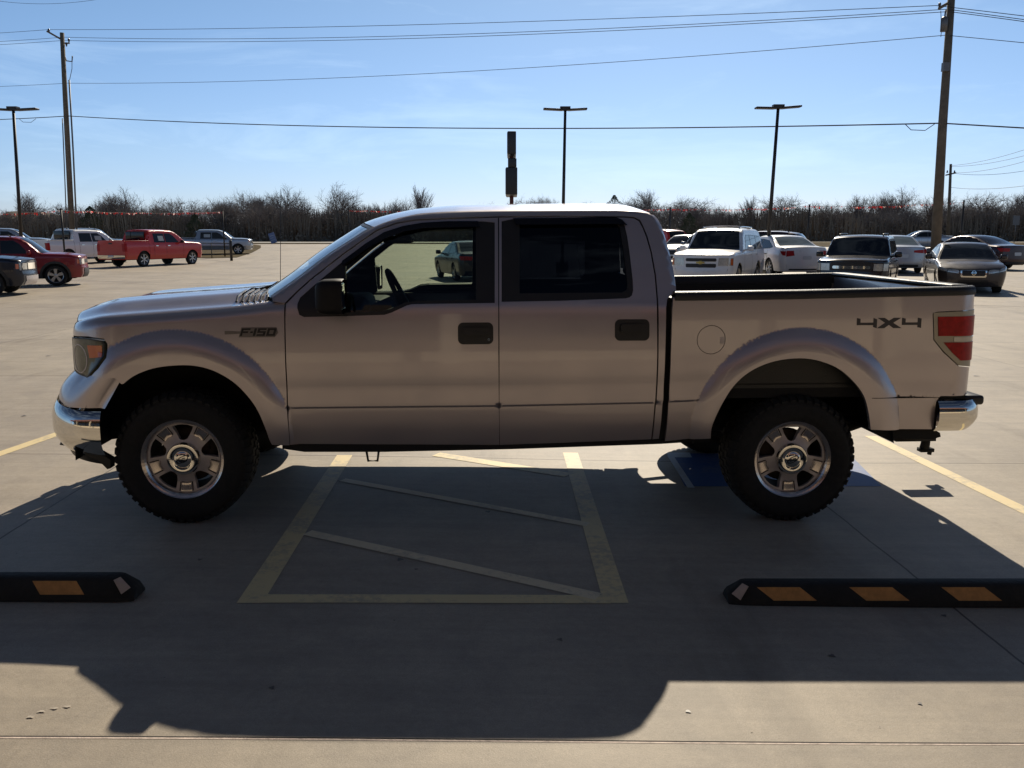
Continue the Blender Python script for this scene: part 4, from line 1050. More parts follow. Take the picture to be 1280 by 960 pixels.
# rear bumper
rb_t = [loc(1176, 500, -.98)[1], loc(1205, 500, -.9)[1]]; zrb = loc(1180, 538, -.95)[1]; xr0 = loc(1171, 520, -.985)[0]; xr1 = loc(1226, 515, -.86)[0] - .06
def rbump(u, v):
    R = .16; cx = xr1 - R; La = max(.03, cx - xr0); Lb = R * pi / 2; Lc = .83; d = u * (La + Lb + Lc)
    if d < La: p = Vector((xr0 + d, -.985, 0)); f = 0
    elif d < La + Lb: f = (d - La) / R; p = Vector((cx + R * sin(f), -.985 + R * (1 - cos(f)), 0))
    else: f = pi / 2; k = (d - La - Lb) / Lc; p = Vector((xr1 + .04 * k, -.825 * (1 - k), 0))
    z = zrb + (lin([(0, -.0), (.2, .0), (.4, .04), (1, .05)], u)) * (1 - v) + v * (rb_t[0] - zrb - .005)
    o = .03 * (1 - abs(2 * v - 1) ** 3) - .06 * max(0, .4 - v)
    return p + Vector((sin(f), -cos(f), 0)) * o + Vector((0, 0, z))
for mir in (0, 1):
    b = MB(); fn = rbump if not mir else (lambda u, v: (lambda p: Vector((p.x, -p.y, p.z)))(rbump(u, v)))
    b.grid(fn, 40, 12, flip=bool(mir)); rb = b.build('rear_bumper', M_chrome, truck)
    b = MB(); s_ = -1 if mir else 1
    b.rbox(xr1 - .10, xr1 + .035, min(-.93 * s_, -.05 * s_), max(-.93 * s_, -.05 * s_), rb_t[0] - .045, rb_t[0] + .014, .018); b.build('step_pad', M_black, rb)
b = MB(); v0 = [loc(*p, -.93) for p in ((1092, 538), (1168, 537), (1175, 541), (1176, 546), (1166, 549), (1110, 548), (1095, 543))]
b.prism(v0[::-1], lambda p, q, k: (p, -.93 if k else -.5, q)); b.build('bumper_underside', M_dark, truck, False)
b = MB(); vg = [loc(*p, -.97) for p in ((1166.5, 537), (1168.5, 518), (1171, 503), (1177, 495.5), (1208, 493), (1208, 499), (1182, 500), (1176, 505), (1173, 520), (1171, 539))]
b.prism(vg[::-1], lambda p, q, k: (p, -.955 if k else -.8, q)); b.build('bumper_gap', M_seam, truck, False)
b = MB(); hp = loc(1156, 556, 0.0)
hx, hz = loc(1158, 550, 0)[0], loc(1158, 550, 0)[1]
b.box(hx - .25, hx + .05, -.04, .04, hz + .0, hz + .07); b.tube([(hx, 0, hz + .02), (hx - .01, 0, hz - .06)], [.03, .035], 8); b.box(hx - .05, hx + .05, -.03, .03, hz - .085, hz - .06); b.tube([(hx + .035, 0, hz - .07), (hx + .03, 0, hz - .11)], .015, 6); b.build('tow_hitch', M_dark, truck)
# antenna, wipers
b = MB(); a0 = loc(350, 366, .78); a1 = loc(351, 236, .78); b.tube([(a0[0], .78, a0[1] - .06), (a1[0], .78, a1[1])], [.0028, .0018], 6); b.tube([(a0[0], .78, a0[1] - .06), (a0[0], .78, a0[1] + .0)], .012, 8); b.build('antenna', M_black, truck)
for (ya, yb) in ((-.55, .02), (.10, .62)):
    b = MB(); w0 = K.topp(q_a0 + .03, -.2); zc2 = F.side(XHR, F.tmax(XHR)).z + .045
    xw = XHR + .10
    b.tube([(xw, ya, zc2), (xw + .12, ya + .15, zc2 + .045), (xw + .17, yb, zc2 + .05)], [.009, .007, .005], 6); b.tube([(xw + .15, ya + .02, zc2 + .03), (xw + .19, yb, zc2 + .05)], .006, 5); b.build('wiper', M_black, truck)
# interior -------------------------------------------------------------------------
xd0 = loc(372, 380, -.9)[0]; xB = loc(610, 330, -.85)[0]; xB2 = loc(640, 330, -.85)[0]
b = MB(); b.rbox(xd0 - .15, xd0 + .42, -.84, .84, .9, 1.26, .06); b.rbox(xd0 + .05, xd0 + .38, -.62, -.16, 1.2, 1.345, .05); b.rbox(xd0 + .2, xd0 + .45, -.12, .12, .6, 1.2, .05); b.build('dashboard', M_interior, truck)
b = MB()
cx_, cy_, cz_ = xd0 + .56, -.39, loc(470, 372, -.39)[1]
ring = [Vector((.0, .19 * cos(2 * pi * i / 32), .19 * sin(2 * pi * i / 32))) for i in range(33)]
Rw = Matrix.Translation((cx_, cy_, cz_)) @ Matrix.Rotation(radians(-26), 4, 'Y')
b.tube([Rw @ p for p in ring], .016, 8, cap=False); b.rbox(-.03, .03, -.07, .07, -.06, .05, .02, M=Rw); 
for a in (0, pi, -pi / 2): b.tube([Rw @ Vector((0, .05 * cos(a), .05 * sin(a))), Rw @ Vector((0, .185 * cos(a), .185 * sin(a)))], .012, 6)
b.tube([(cx_, cy_, cz_), (cx_ - .35, cy_, cz_ - .15)], .035, 8); b.build('steering_wheel', M_interior, truck)
for yy in (-.39, .39):
    b = MB(); sx_ = xB - .02
    b.rbox(sx_ - .52, sx_ + .02, yy - .26, yy + .26, .78, .95, .06, k=4); b.rbox(sx_ + .02, sx_ + .16, yy - .25, yy + .25, .85, 1.42, .06, k=4); b.rbox(sx_ + .09, sx_ + .17, yy - .13, yy + .13, 1.44, 1.60, .035); b.build('seat', M_seat, truck)
b = MB(); b.rbox(XRE - .65, XRE - .16, -.78, .78, .78, .95, .06); b.rbox(XRE - .24, XRE - .10, -.78, .78, .9, 1.45, .05)
for yy in (-.45, .45): b.rbox(XRE - .22, XRE - .15, yy - .12, yy + .12, 1.46, 1.58, .03)
b.build('rear_bench', M_seat, truck)
b = MB(); b.box(-1.2, XRE - .08, -.9, .9, .60, .62)
for s_ in (-1, 1): b.box(xd0 + .02, XRE - .1, min(s_ * .87, s_ * .90), max(s_ * .87, s_ * .90), .6, 1.27)
b.build('cabin_floor', M_interior, truck, False)
b = MB(); b.grid(lambda u, v: K.topp(qs_ws + .12 + (q_r1 - qs_ws - .14) * u, (v * 2 - 1) * .96) + Vector((0, 0, -.05)), 20, 12, flip=True); b.build('headliner', M_interior, truck)
b = MB(); 
for yy in (-.62, .10): 
    p = K.topp(qs_ws + .1, yy); b.rbox(p.x + .0, p.x + .16, yy, yy + .5, p.z - .16, p.z - .13, .012)
b.rbox(K.topp(qs_ws - .1, 0).x, K.topp(qs_ws - .1, 0).x + .03, -.13, .13, 1.62, 1.69, .012); b.build('sun_visor', M_interior, truck)

# ------------------------------------------------------------------ parked vehicles
M_cglass = mat('car_glass', (0.014, 0.018, 0.021), 0.03)
M_cglass_pale = mat('car_glass_pale', (0.10, 0.13, 0.14), 0.06)
M_alloy = mat('alloy_wheel', (0.45, 0.45, 0.46), 0.3, 0.9)
M_head = mat('headlamp', (0.50, 0.50, 0.48), 0.15, 0.4, coat=1.0, var=0.3, vscale=20)
M_clad = mat('grey_cladding', (0.025, 0.025, 0.026), 0.6)
M_sticker = mat('window_sticker', (0.42, 0.45, 0.47), 0.6)
def arch_pts(cx, R, zb, zc, n=14):
    a0 = math.asin(max(-1, min(1, (zb - zc) / R))); return [(cx + R * cos(pi - a0 - (pi - 2 * a0) * i / n), zc + R * sin(pi - a0 - (pi - 2 * a0) * i / n)) for i in range(n + 1)]
def make_vehicle(name, sp, paint, loc_, H, label, cat, group='vehicles parked on the lot', noshare=None):
    Ln, Wd, Ht, zb = sp['L'], sp['W'], sp['H'], sp.get('zb', .24); hx = Ln / 2
    belt = sp['belt']; tum = sp.get('tum', .34)
    root = empty(name, loc_, radians(H - 180)); tag(root, label, cat, group)
    Wtab = [(zb, Wd * .93), (zb + .18, Wd * .975), (.62, Wd), (belt - .12, Wd * .99), (belt, Wd * .955), (belt + .1, Wd * .955 - .1 * tum), (Ht + .2, Wd * .955 - (Ht + .2 - belt) * tum)]
    prof = [(x - hx, z) for x, z in sp['prof']]
    ra, rb = sp.get('ra', .42), sp.get('rb', .32)
    xa = -hx + ra * .95; xb = hx - rb * .95
    nose = sp.get('nose', [(zb, .10), (.40, 0.0), (.60, 0.0), (.80, .06), (1.1, .10)]); tail = sp.get('tail', [(zb, -.10), (.40, 0), (.65, -.02), (1.0, -.05), (1.4, -.10)])
    fb, rbz = sp.get('fb', .14), sp.get('rbz', .10); ws = sp['ws']; rg = sp.get('rg')
    def bulge(q):
        return lin([(-hx, -fb), (-hx + .9, -.06), (ws[0] - hx, -.13), (ws[1] - hx, -.03), (ws[1] - hx + .3, 0), ((rg[0] if rg else Ln) - hx - .2, 0), ((rg[1] if rg else Ln) - hx, .08), (hx, rbz)], q)
    S = Surf(lambda z: pchip(Wtab, z), lambda x: pchip(prof, x), xa, ra, xb, rb, lambda x: lin([(-hx, .05), (-hx + .8, .09), (ws[0] - hx + .1, .06), (ws[1] - hx, .09), (hx - .3, .08), (hx, .04)], x) if not sp.get('bed') else lin([(-hx, .05), (-hx + .8, .09), (ws[0] - hx + .1, .05), (ws[1] - hx, .09), (sp['bed'][0] - hx - .15, .08), (sp['bed'][0] - hx, .02), (hx, .02)], x),
             lambda q: lin([(-hx, .02), (-hx + .8, .05), (ws[0] - hx, .03), (ws[1] - hx, .04), ((rg[1] if rg else Ln) - hx, .03), (hx, .02)], q), bulge)
    qf = lambda t: xa - ra * 1.12 + lin(nose, t); qr = lambda t: xb + rb * 1.12 + lin(tail, t)
    wx = [sp['wf'] - hx, sp['wr'] - hx]; R = sp['R']; Ra = R * sp.get('arch', 1.16)
    top_t = lambda q: S.tmax(q)
    q0 = qf(S.top_(-hx) ); q1 = qr(S.top_(hx))
    n = 80; tops = [(q1 + (q0 - q1) * i / n, S.tmax(q1 + (q0 - q1) * i / n)) for i in range(n + 1)]
    zt0, zt1 = tops[-1][1], tops[0][1]
    lev = lambda z0, z1, k=6: [z0 + (z1 - z0) * i / k for i in range(k + 1)]
    poly = [(qf(zb), zb)] + arch_pts(wx[0], Ra, zb, R) + arch_pts(wx[1], Ra, zb, R) + [(qr(t), t) for t in lev(zb, zt1)][:-1] + tops + [(qf(t), t) for t in lev(zt0, zb)][1:-1]
    for mir in (False, True):
        b = MB(); b.panel(S.side, poly, (), .10, 0, .02, mirror=mir, seg=.06); b.build('side_panel', paint, root)
    cx = lambda x: x - hx
    def tp(a, c, m, nm, off=0, vv=1.0, par=root, na=None):
        b = MB(); na = na or max(3, int((c - a) / .08)); b.grid(lambda u, v: S.topp(a + (c - a) * u, (v * 2 - 1) * vv) + Vector((0, 0, off)), na, 14); return b.build(nm, m, par)
    tp(q0, cx(ws[0]), paint, 'hood')
    tp(cx(ws[0]) + .003, cx(ws[1]), sp.get('wsm', M_cglass), 'windshield', .004, .93)
    b = MB(); b.grid(lambda u, v: S.topp(cx(ws[0]) + (ws[1] - ws[0]) * u, v * 2 - 1) - Vector((0, 0, .004)), 10, 14); b.build('windshield_frame', paint, root)
    rend = sp['bed'][0] if sp.get('bed') else (rg[0] if rg else Ln)
    tp(cx(ws[1]) + .003, cx(rend), paint, 'roof')
    if sp.get('bed'):
        x0, x1 = sp['bed']; tp(cx(x0), cx(x0) + .12, paint, 'cab_back', na=8)
        xw = cx(x0) + .05; zr_ = S.top_(cx(x0) + .3)
        b = MB(); hw = Wd * .80; b.rbox(xw - .02, xw + .075, -hw * .78, hw * .78, zr_ + .06, Ht - .10, .03); b.build('back_window', M_cglass, root)
        b = MB(); xi, xo = cx(x0) + .13, hx - .14; w2 = Wd * .9
        b.box(xi, xo, -w2, w2, .78, .81); b.box(xi, xo, -w2, -w2 + .06, .78, zr_ - .02); b.box(xi, xo, w2 - .06, w2, .78, zr_ - .02); b.box(xi - .06, xi, -w2, w2, .5, zr_ - .01)
        b.build('bed_liner', M_liner, root, False)
        b = MB()
        for s_ in (-1, 1): b.rbox(cx(x0) + .12, hx - .1, min(s_ * (Wd * .955), s_ * Wd * .86), max(s_ * (Wd * .955), s_ * Wd * .86), zr_ - .01, zr_ + .022, .01)
        b.rbox(hx - .15, hx - .08, -Wd * .86, Wd * .86, zr_ - .01, zr_ + .022, .01); b.build('rail_cap', paint if sp.get('railpaint') else M_black, root)
    else:
        tp(cx(rg[0]), cx(rg[1]), paint, 'rear_frame', -.004); tp(cx(rg[0]) + .02, cx(rg[1]) - .02, M_cglass_pale if sp.get('pale') else M_cglass, 'rear_window', .004, .88)
        tp(cx(rg[1]), q1, paint, 'deck')
    capf = lambda v, t: S.cap(qf, v, t); capr = lambda v, t: S.cap(qr, v, t)
    b = MB(); b.grid(lambda u, v: capf(u * 2 - 1, zb + (zt0 - zb) * v), 20, 12, flip=True); fc = b.build('front_fascia', paint, root)
    b = MB(); b.grid(lambda u, v: capr(u * 2 - 1, zb + (zt1 - zb) * v), 20, 12); rc = b.build('tail_panel', paint, root)
    # under-tray and wheel wells
    b = MB(); b.box(-hx + .25, hx - .25, -Wd * .84, Wd * .84, zb - .03, zb + .22)
    for w_ in wx: b.box(w_ - Ra - .02, w_ + Ra + .02, -Wd * .86, Wd * .86, zb, R + Ra + .01)
    b.build('underbody', M_dark, root, False)
    # windows
    wtrim = sp.get('wtrim', M_black)
    for mir in (False, True):
        for wpoly in sp['wins']:
            pp = [(cx(x), z) for x, z in wpoly]; c0 = sum(p[0] for p in pp) / len(pp); c1 = sum(p[1] for p in pp) / len(pp)
            b = MB(); b.panel(S.side, pp, (), .12, .006, .004, mirror=mir, seg=.08); b.panel(S.side, [(c0 + (p[0] - c0) * 1.05, c1 + (p[1] - c1) * 1.09) for p in pp], (), .12, .003, .002, mat=1, mirror=mir, seg=.08)
            b.build('side_window', [sp.get('glass', M_cglass), wtrim], root)
        # shut lines and handles
        b = MB()
        for (xx, za, zc_) in sp['seams']:
            b.panel(S.side, [(cx(xx) - .006, za), (cx(xx) + .006, za), (cx(xx) + .006, zc_), (cx(xx) - .006, zc_)], (), .2, .0025, 0, mirror=mir, seg=.1)
        b.build('shut_line', M_seam, root)
        for xx in sp['handles']:
            b = MB(); b.panel(S.side, rrect(cx(xx) - .09, cx(xx) + .09, belt - .16, belt - .12, .018, 2), (), .05, .03, .025, mirror=mir, seg=.05); b.build('door_handle', sp.get('hm', paint), root)
        if sp.get('clad'):
            b = MB(); cl = sp['clad']
            for w_ in wx:
                o_ = arch_pts(w_, Ra + .075, zb, R, 12); i_ = arch_pts(w_, Ra, zb, R, 12)
                b.panel(S.side, (o_ + i_[::-1])[::-1], (), .08, .012, .012, mirror=mir, seg=.06)
            b.panel(S.side, [(wx[0] + Ra + .06, zb), (wx[1] - Ra - .06, zb), (wx[1] - Ra - .06, cl), (wx[0] + Ra + .06, cl)], (), .2, .012, .01, mirror=mir, seg=.1)
            b.build('wheel_cladding', M_clad, root)
        s_ = 1 if mir else -1
        mxx = cx(ws[0]) + sp.get('mirx', .42); b = MB(); yy = Wd + .03
        b.rbox(mxx - .06, mxx + .06, min(s_ * yy, s_ * (yy + .2)), max(s_ * yy, s_ * (yy + .2)), belt - .0, belt + .16, .04); b.tube([(mxx, s_ * (Wd * .9), belt + .02), (mxx, s_ * (yy + .05), belt + .04)], .03, 6)
        b.build('door_mirror', sp.get('mm', paint), root)
    # lamps
    for s_ in (-1, 1):
        b = MB()
        f = [(s_ * v, z) for v, z in sp['hl']];
        ar = sum(f[i][0] * f[(i + 1) % len(f)][1] - f[(i + 1) % len(f)][0] * f[i][1] for i in range(len(f)))
        b.panel(capf, f if ar > 0 else f[::-1], (), .08, .008, .01, flip=True, seg=.08)
        zs = [z for v, z in sp['hl'] if abs(v) > .9]
        if sp.get('hls'):
            g = [(qf(z) + dx, z) for dx, z in sp['hls']]; ar = sum(g[i][0] * g[(i + 1) % len(g)][1] - g[(i + 1) % len(g)][0] * g[i][1] for i in range(len(g)))
            b.panel(S.side, g if ar > 0 else g[::-1], (), .06, .006, .01, mirror=(s_ > 0), seg=.05)
        b.build('headlight', sp.get('hlm', M_head), root)
        b = MB()
        if sp.get('amb'):
            x0, z0, x1, z1 = sp['amb']; b.panel(S.side, [(qf(z0) + x0, z0), (qf(z0) + x1, z0), (qf(z0) + x1, z1), (qf(z0) + x0, z1)], (), .06, .009, .01, mirror=(s_ > 0), seg=.05); b.build('amber_reflector', M_amber, root)
        b = MB()
        f = [(s_ * v, z) for v, z in sp['tl']]
        ar = sum(f[i][0] * f[(i + 1) % len(f)][1] - f[(i + 1) % len(f)][0] * f[i][1] for i in range(len(f)))
        b.panel(capr, f if ar > 0 else f[::-1], (), .08, .010, .012, seg=.06)
        if sp.get('tls'):
            g = [(qr(z) + dx, z) for dx, z in sp['tls']]; ar = sum(g[i][0] * g[(i + 1) % len(g)][1] - g[(i + 1) % len(g)][0] * g[i][1] for i in range(len(g)))
            b.panel(S.side, g if ar > 0 else g[::-1], (), .06, .010, .012, mirror=(s_ > 0), seg=.05)
        b.build('tail_light', M_red, root)
    def capb(fn, v0, v1, z0, z1, m, nm, off=.006, par=root, flip=True, r=.04):
        b = MB(); b.panel(fn, rrect(v0, v1, z0, z1, min(r, (z1 - z0) * .45, (v1 - v0) * .45), 3), (), .08, off, .008, flip=flip, seg=.07); return b.build(nm, m, par)
    for (v0, v1, z0, z1, m, off) in sp['front']: capb(capf, v0, v1, z0, z1, m, 'grille' if z1 > .5 else 'air_intake', off)
    for (v0, v1, z0, z1, m, off) in sp['rear']: capb(capr, v0, v1, z0, z1, m, 'plate' if m is M_plate else 'bumper_trim', off, flip=False)
    if sp.get('emblem'):
        kind, z = sp['emblem']; b = MB()
        if kind == 'ring':
            el_ = lambda a_, b_: [(a_ * cos(2 * pi * i / 20), z + b_ * sin(2 * pi * i / 20)) for i in range(20)]
            b.panel(capf, el_(.085, .07), (el_(.065, .053),), .04, .022, .01, flip=True, seg=.03); b.panel(capf, [(-.1, z - .012), (.1, z - .012), (.1, z + .012), (-.1, z + .012)], (), .05, .024, .01, flip=True, seg=.05)
        else:
            b.panel(capf, [(-.15, z - .025), (-.045, z - .025), (-.045, z - .05), (.06, z - .05), (.06, z - .025), (.15, z - .025), (.165, z + .025), (.06, z + .025), (.06, z + .05), (-.045, z + .05), (-.045, z + .025), (-.135, z + .025)], (), .05, .024, .01, flip=True, seg=.05)
        b.build('emblem', M_gold if kind == 'bow' else M_chrome, fc)
    # wheels
    for w_ in wx:
        for s_ in (1, -1):
            cy = -(Wd - .13) * s_; b = MB(); k = R
            b.lathe([(k * .66, .09), (k * .72, .105), (k * .9, .105), (k * .985, .07), (k, .0), (k * .985, -.08), (k * .8, -.1), (k * .6, -.1)], (w_, cy, R), 36, 0, s_)
            b.lathe([(k * .60, .02), (k * .64, .085), (k * .69, .098)], (w_, cy, R), 36, 1, s_); b.lathe([(k * .6, .02), (.001, .02)][::-1], (w_, cy, R), 24, 2, s_)
            ns = sp.get('spokes', 5)
            for i in range(ns):
                a = 2 * pi * i / ns + pi / 2; d = sp.get('sw', .16)
                fn = lambda r, aa: Vector((w_ + r * cos(aa), cy - s_ * (.075 + .012 * (r / k)), R + r * sin(aa)))
                o = len(b.v); b.v += [fn(.03, a - 1.2), fn(k * .62, a - d), fn(k * .64, a - d * .3) , fn(k * .64, a + d * .3), fn(k * .62, a + d), fn(.03, a + 1.2)]
                b.face([o + j for j in range(6)] if s_ > 0 else [o + 5 - j for j in range(6)], 1)
            b.lathe([(.055, .07), (.055, .095), (.03, .1), (.001, .1)], (w_, cy, R), 14, 1, s_)
            b.build('wheel', [M_tyre, sp.get('rimm', M_alloy), M_dark], root, True, 40)
    if sp.get('rack'):
        for s_ in (-1, 1):
            b = MB(); xs_ = [cx(ws[1]) + .35 + (rend - ws[1] - .75) * i / 8 for i in range(9)]
            pts = [S.topp(x, s_ * .86) + Vector((0, 0, .055)) for x in xs_]; pts = [S.topp(xs_[0] - .08, s_ * .86)] + pts + [S.topp(xs_[-1] + .08, s_ * .86)]
            b.tube(pts, .02, 6); b.build('roof_rail', M_chrome if sp.get('rackbright') else M_black, root)
        if sp.get('cross'):
            for xx in (cx(ws[1]) + .6, cx(ws[1]) + 1.5):
                b = MB(); b.tube([S.topp(xx, v) + Vector((0, 0, .07)) for v in (-.86, -.4, 0, .4, .86)], .018, 6); b.build('roof_crossbar', M_rim, root)
    if sp.get('sticker'):
        for (x0, x1, z0, z1) in sp['sticker']:
            b = MB(); b.panel(S.side, [(cx(x0), z0), (cx(x1), z0), (cx(x1), z1), (cx(x0), z1)], (), .1, .012, .004, mirror=True); b.build('window_sticker', M_sticker, root)
    return root
M_gold = mat('emblem_gold', (0.45, 0.33, 0.10), 0.3, 0.8)

sedan = dict(L=4.86, W=.915, H=1.47, belt=.98, R=.33, wf=.95, wr=3.73, ws=(1.28, 2.12), rg=(3.18, 4.14), tum=.46, mirx=.45,
    prof=[(-.2, .66), (0.0, .70), (.12, .76), (.45, .86), (.9, .925), (1.28, .975), (1.5, 1.10), (1.85, 1.31), (2.12, 1.415), (2.45, 1.465), (2.85, 1.465), (3.2, 1.42), (3.55, 1.31), (3.9, 1.17), (4.14, 1.09), (4.4, 1.06), (4.72, 1.045), (4.9, 1.0)],
    wins=[[(1.80, 1.02), (2.72, 1.01), (2.72, 1.36), (2.45, 1.36), (2.2, 1.30)], [(2.78, 1.01), (3.62, 1.05), (3.86, 1.09), (3.62, 1.19), (3.30, 1.31), (2.78, 1.36)]],
    seams=[(1.62, .32, .95), (2.75, .30, .96), (3.55, .62, 1.0)], handles=[2.55, 3.45],
    hl=[(.62, .62), (.98, .66), (.98, .78), (.80, .79), (.60, .71)], hls=[(0, .66), (0, .78), (.34, .82), (.28, .70)], tl=[(.62, .80), (.98, .80), (.98, .95), (.55, .93)], tls=[(0, .80), (0, .95), (-.24, .95), (-.10, .80)],
    front=[(-.46, .46, .50, .72, M_black, .006), (-.55, .55, .30, .42, M_black, .006)], rear=[(-.26, .26, .62, .76, M_plate, .012), (-.8, .8, .26, .36, M_clad, .006)])
grey_sedan = dict(sedan, front=[(-.44, .44, .54, .70, M_black, .010), (-.50, .50, .50, .73, M_chrome, .005), (-.60, .60, .30, .43, M_black, .006)], emblem=('ring', .63), hl=[(.56, .60), (.98, .66), (.98, .80), (.80, .80), (.56, .70)])
white_sedan = dict(sedan, prof=[(-.2, .68), (0.0, .72), (.12, .78), (.45, .88), (.9, .95), (1.28, .99), (1.5, 1.10), (1.85, 1.32), (2.12, 1.43), (2.45, 1.485), (2.95, 1.485), (3.3, 1.43), (3.6, 1.33), (3.95, 1.18), (4.14, 1.12), (4.4, 1.10), (4.78, 1.09), (4.9, 1.0)], rg=(3.28, 4.12), tl=[(.60, .80), (.98, .76), (.98, .97), (.66, .97)], pale=True,
    rear=[(-.22, .22, .66, .78, M_plate, .012), (-.85, .85, .28, .33, M_clad, .006)], sw=.12, spokes=7, hm=M_chrome)
silver_sedan = dict(sedan, tl=[(.50, .83), (.98, .80), (.98, .94), (.52, .91)], pale=True, spokes=9, sw=.1)
big_suv = dict(L=5.13, W=1.0, H=1.93, belt=1.20, R=.39, wf=.98, wr=3.93, ws=(1.50, 2.12), rg=(4.72, 5.0), tum=.26, zb=.30, ra=.30, rb=.22, mirx=.35, fb=.12,
    prof=[(-.2, 1.02), (0.0, 1.06), (.10, 1.10), (.5, 1.17), (1.0, 1.20), (1.50, 1.24), (1.7, 1.42), (1.95, 1.70), (2.12, 1.83), (2.4, 1.90), (3.4, 1.92), (4.4, 1.90), (4.68, 1.86), (4.8, 1.70), (4.92, 1.45), (5.0, 1.25), (5.1, 1.15)],
    nose=[(.3, .08), (.45, -.02), (.62, -.02), (.70, .03), (1.06, .06)], tail=[(.3, -.06), (.6, .02), (.65, -.03), (1.3, -.05)],
    wins=[[(1.98, 1.24), (2.86, 1.24), (2.86, 1.70), (2.40, 1.70), (2.22, 1.58)], [(2.93, 1.24), (3.75, 1.24), (3.72, 1.68), (2.93, 1.70)], [(3.88, 1.24), (4.66, 1.26), (4.56, 1.66), (3.84, 1.68)]],
    seams=[(1.68, .42, 1.2), (2.89, .42, 1.2), (3.78, .62, 1.2)], handles=[2.72, 3.62],
    hl=[(.62, .76), (.98, .76), (.98, 1.00), (.64, 1.00)], hls=[(0, .76), (0, 1.0), (.16, 1.0), (.16, .76)], amb=(.06, .78, .15, .98), tl=[(.86, .75), (.98, .75), (.98, 1.3), (.86, 1.3)], tls=[(0, .8), (0, 1.25), (-.1, 1.25), (-.1, .8)],
    front=[(-.56, .56, .70, .82, M_black, .008), (-.56, .56, .89, .99, M_black, .008), (-.5, .5, .38, .46, M_black, .006)], rear=[(-.28, .28, .75, .9, M_plate, .012)], emblem=('bow', .855), rack=True, rackbright=True, cross=True, spokes=6)
box_suv = dict(big_suv, H=1.73, W=.965, belt=1.08, R=.37, ws=(1.42, 2.0), rg=(4.80, 5.02), zb=.22,
    prof=[(-.2, .98), (0.0, 1.0), (.10, 1.03), (.5, 1.07), (1.42, 1.11), (1.6, 1.26), (1.85, 1.50), (2.0, 1.62), (2.25, 1.68), (3.4, 1.70), (4.5, 1.70), (4.78, 1.67), (4.9, 1.5), (5.02, 1.15), (5.1, 1.1)],
    wins=[[(1.9, 1.13), (2.86, 1.12), (2.86, 1.55), (2.3, 1.55), (2.1, 1.45)], [(2.93, 1.12), (3.9, 1.12), (3.9, 1.55), (2.93, 1.55)], [(3.97, 1.12), (4.75, 1.12), (4.68, 1.54), (3.97, 1.55)]],
    hl=[(.70, .74), (.98, .74), (.98, .93), (.70, .93)], hls=[(0, .74), (0, .93), (.18, .93), (.18, .74)], front=[(-.68, .68, .74, .93, M_black, .006), (-.60, .60, .79, .87, M_chrome, .014), (-.72, .72, .34, .56, M_black, .006), (-.66, .66, .935, .985, M_black, .006)], emblem=None, cross=False, rackbright=False, amb=None, spokes=8, sw=.12)
small_suv = dict(L=4.24, W=.90, H=1.69, belt=1.06, R=.355, wf=.84, wr=3.40, ws=(1.22, 1.86), rg=(3.95, 4.14), tum=.26, zb=.28, ra=.30, rb=.26, mirx=.36, fb=.10,
    prof=[(-.2, .95), (0.0, .98), (.10, 1.02), (.5, 1.07), (1.22, 1.11), (1.4, 1.25), (1.62, 1.46), (1.86, 1.60), (2.1, 1.65), (3.0, 1.665), (3.7, 1.64), (3.93, 1.60), (4.03, 1.4), (4.14, 1.12), (4.3, 1.08)],
    nose=[(.28, .12), (.42, -.02), (.60, -.02), (.68, .04), (1.0, .05)], tail=[(.28, -.05), (.5, .02), (.6, -.02), (1.2, -.03)],
    wins=[[(1.62, 1.12), (2.42, 1.12), (2.42, 1.52), (2.05, 1.53), (1.88, 1.42)], [(2.48, 1.12), (3.2, 1.13), (3.2, 1.51), (2.48, 1.52)], [(3.27, 1.16), (3.85, 1.2), (3.72, 1.48), (3.27, 1.50)]],
    seams=[(1.44, .42, 1.05), (2.45, .40, 1.06), (3.2, .62, 1.06)], handles=[2.28, 3.1], clad=.42, hm=M_clad,
    hl=[(.60, .74), (.90, .74), (.96, .82), (.90, .92), (.60, .92)], hls=[(0, .72), (0, .94), (.06, .94), (.06, .72)], amb=(.08, .76, .16, .90), tl=[(.74, .82), (.96, .82), (.96, 1.04), (.74, 1.04)], tls=[(0, .82), (0, 1.04), (-.08, 1.04), (-.08, .82)],
    front=[(-.52, .52, .78, .90, M_black, .008), (-.85, .85, .30, .60, M_clad, .012)], rear=[(-.3, .3, .66, .8, M_plate, .012), (-.9, .9, .28, .50, M_clad, .012)], rack=True, spokes=5, sw=.26)
round_suv = dict(small_suv, L=4.55, H=1.66, clad=None, rg=(4.1, 4.45), wr=3.6, prof=[(-.2, .86), (0.0, .90), (.12, .96), (.5, 1.03), (1.22, 1.09), (1.5, 1.27), (1.86, 1.52), (2.1, 1.60), (2.5, 1.65), (3.2, 1.65), (3.8, 1.60), (4.1, 1.54), (4.3, 1.33), (4.45, 1.10), (4.6, 1.05)],
    tl=[(.80, .85), (.97, .85), (.97, 1.30), (.86, 1.30)], tls=[(0, .85), (0, 1.30), (-.12, 1.30), (-.1, .85)])
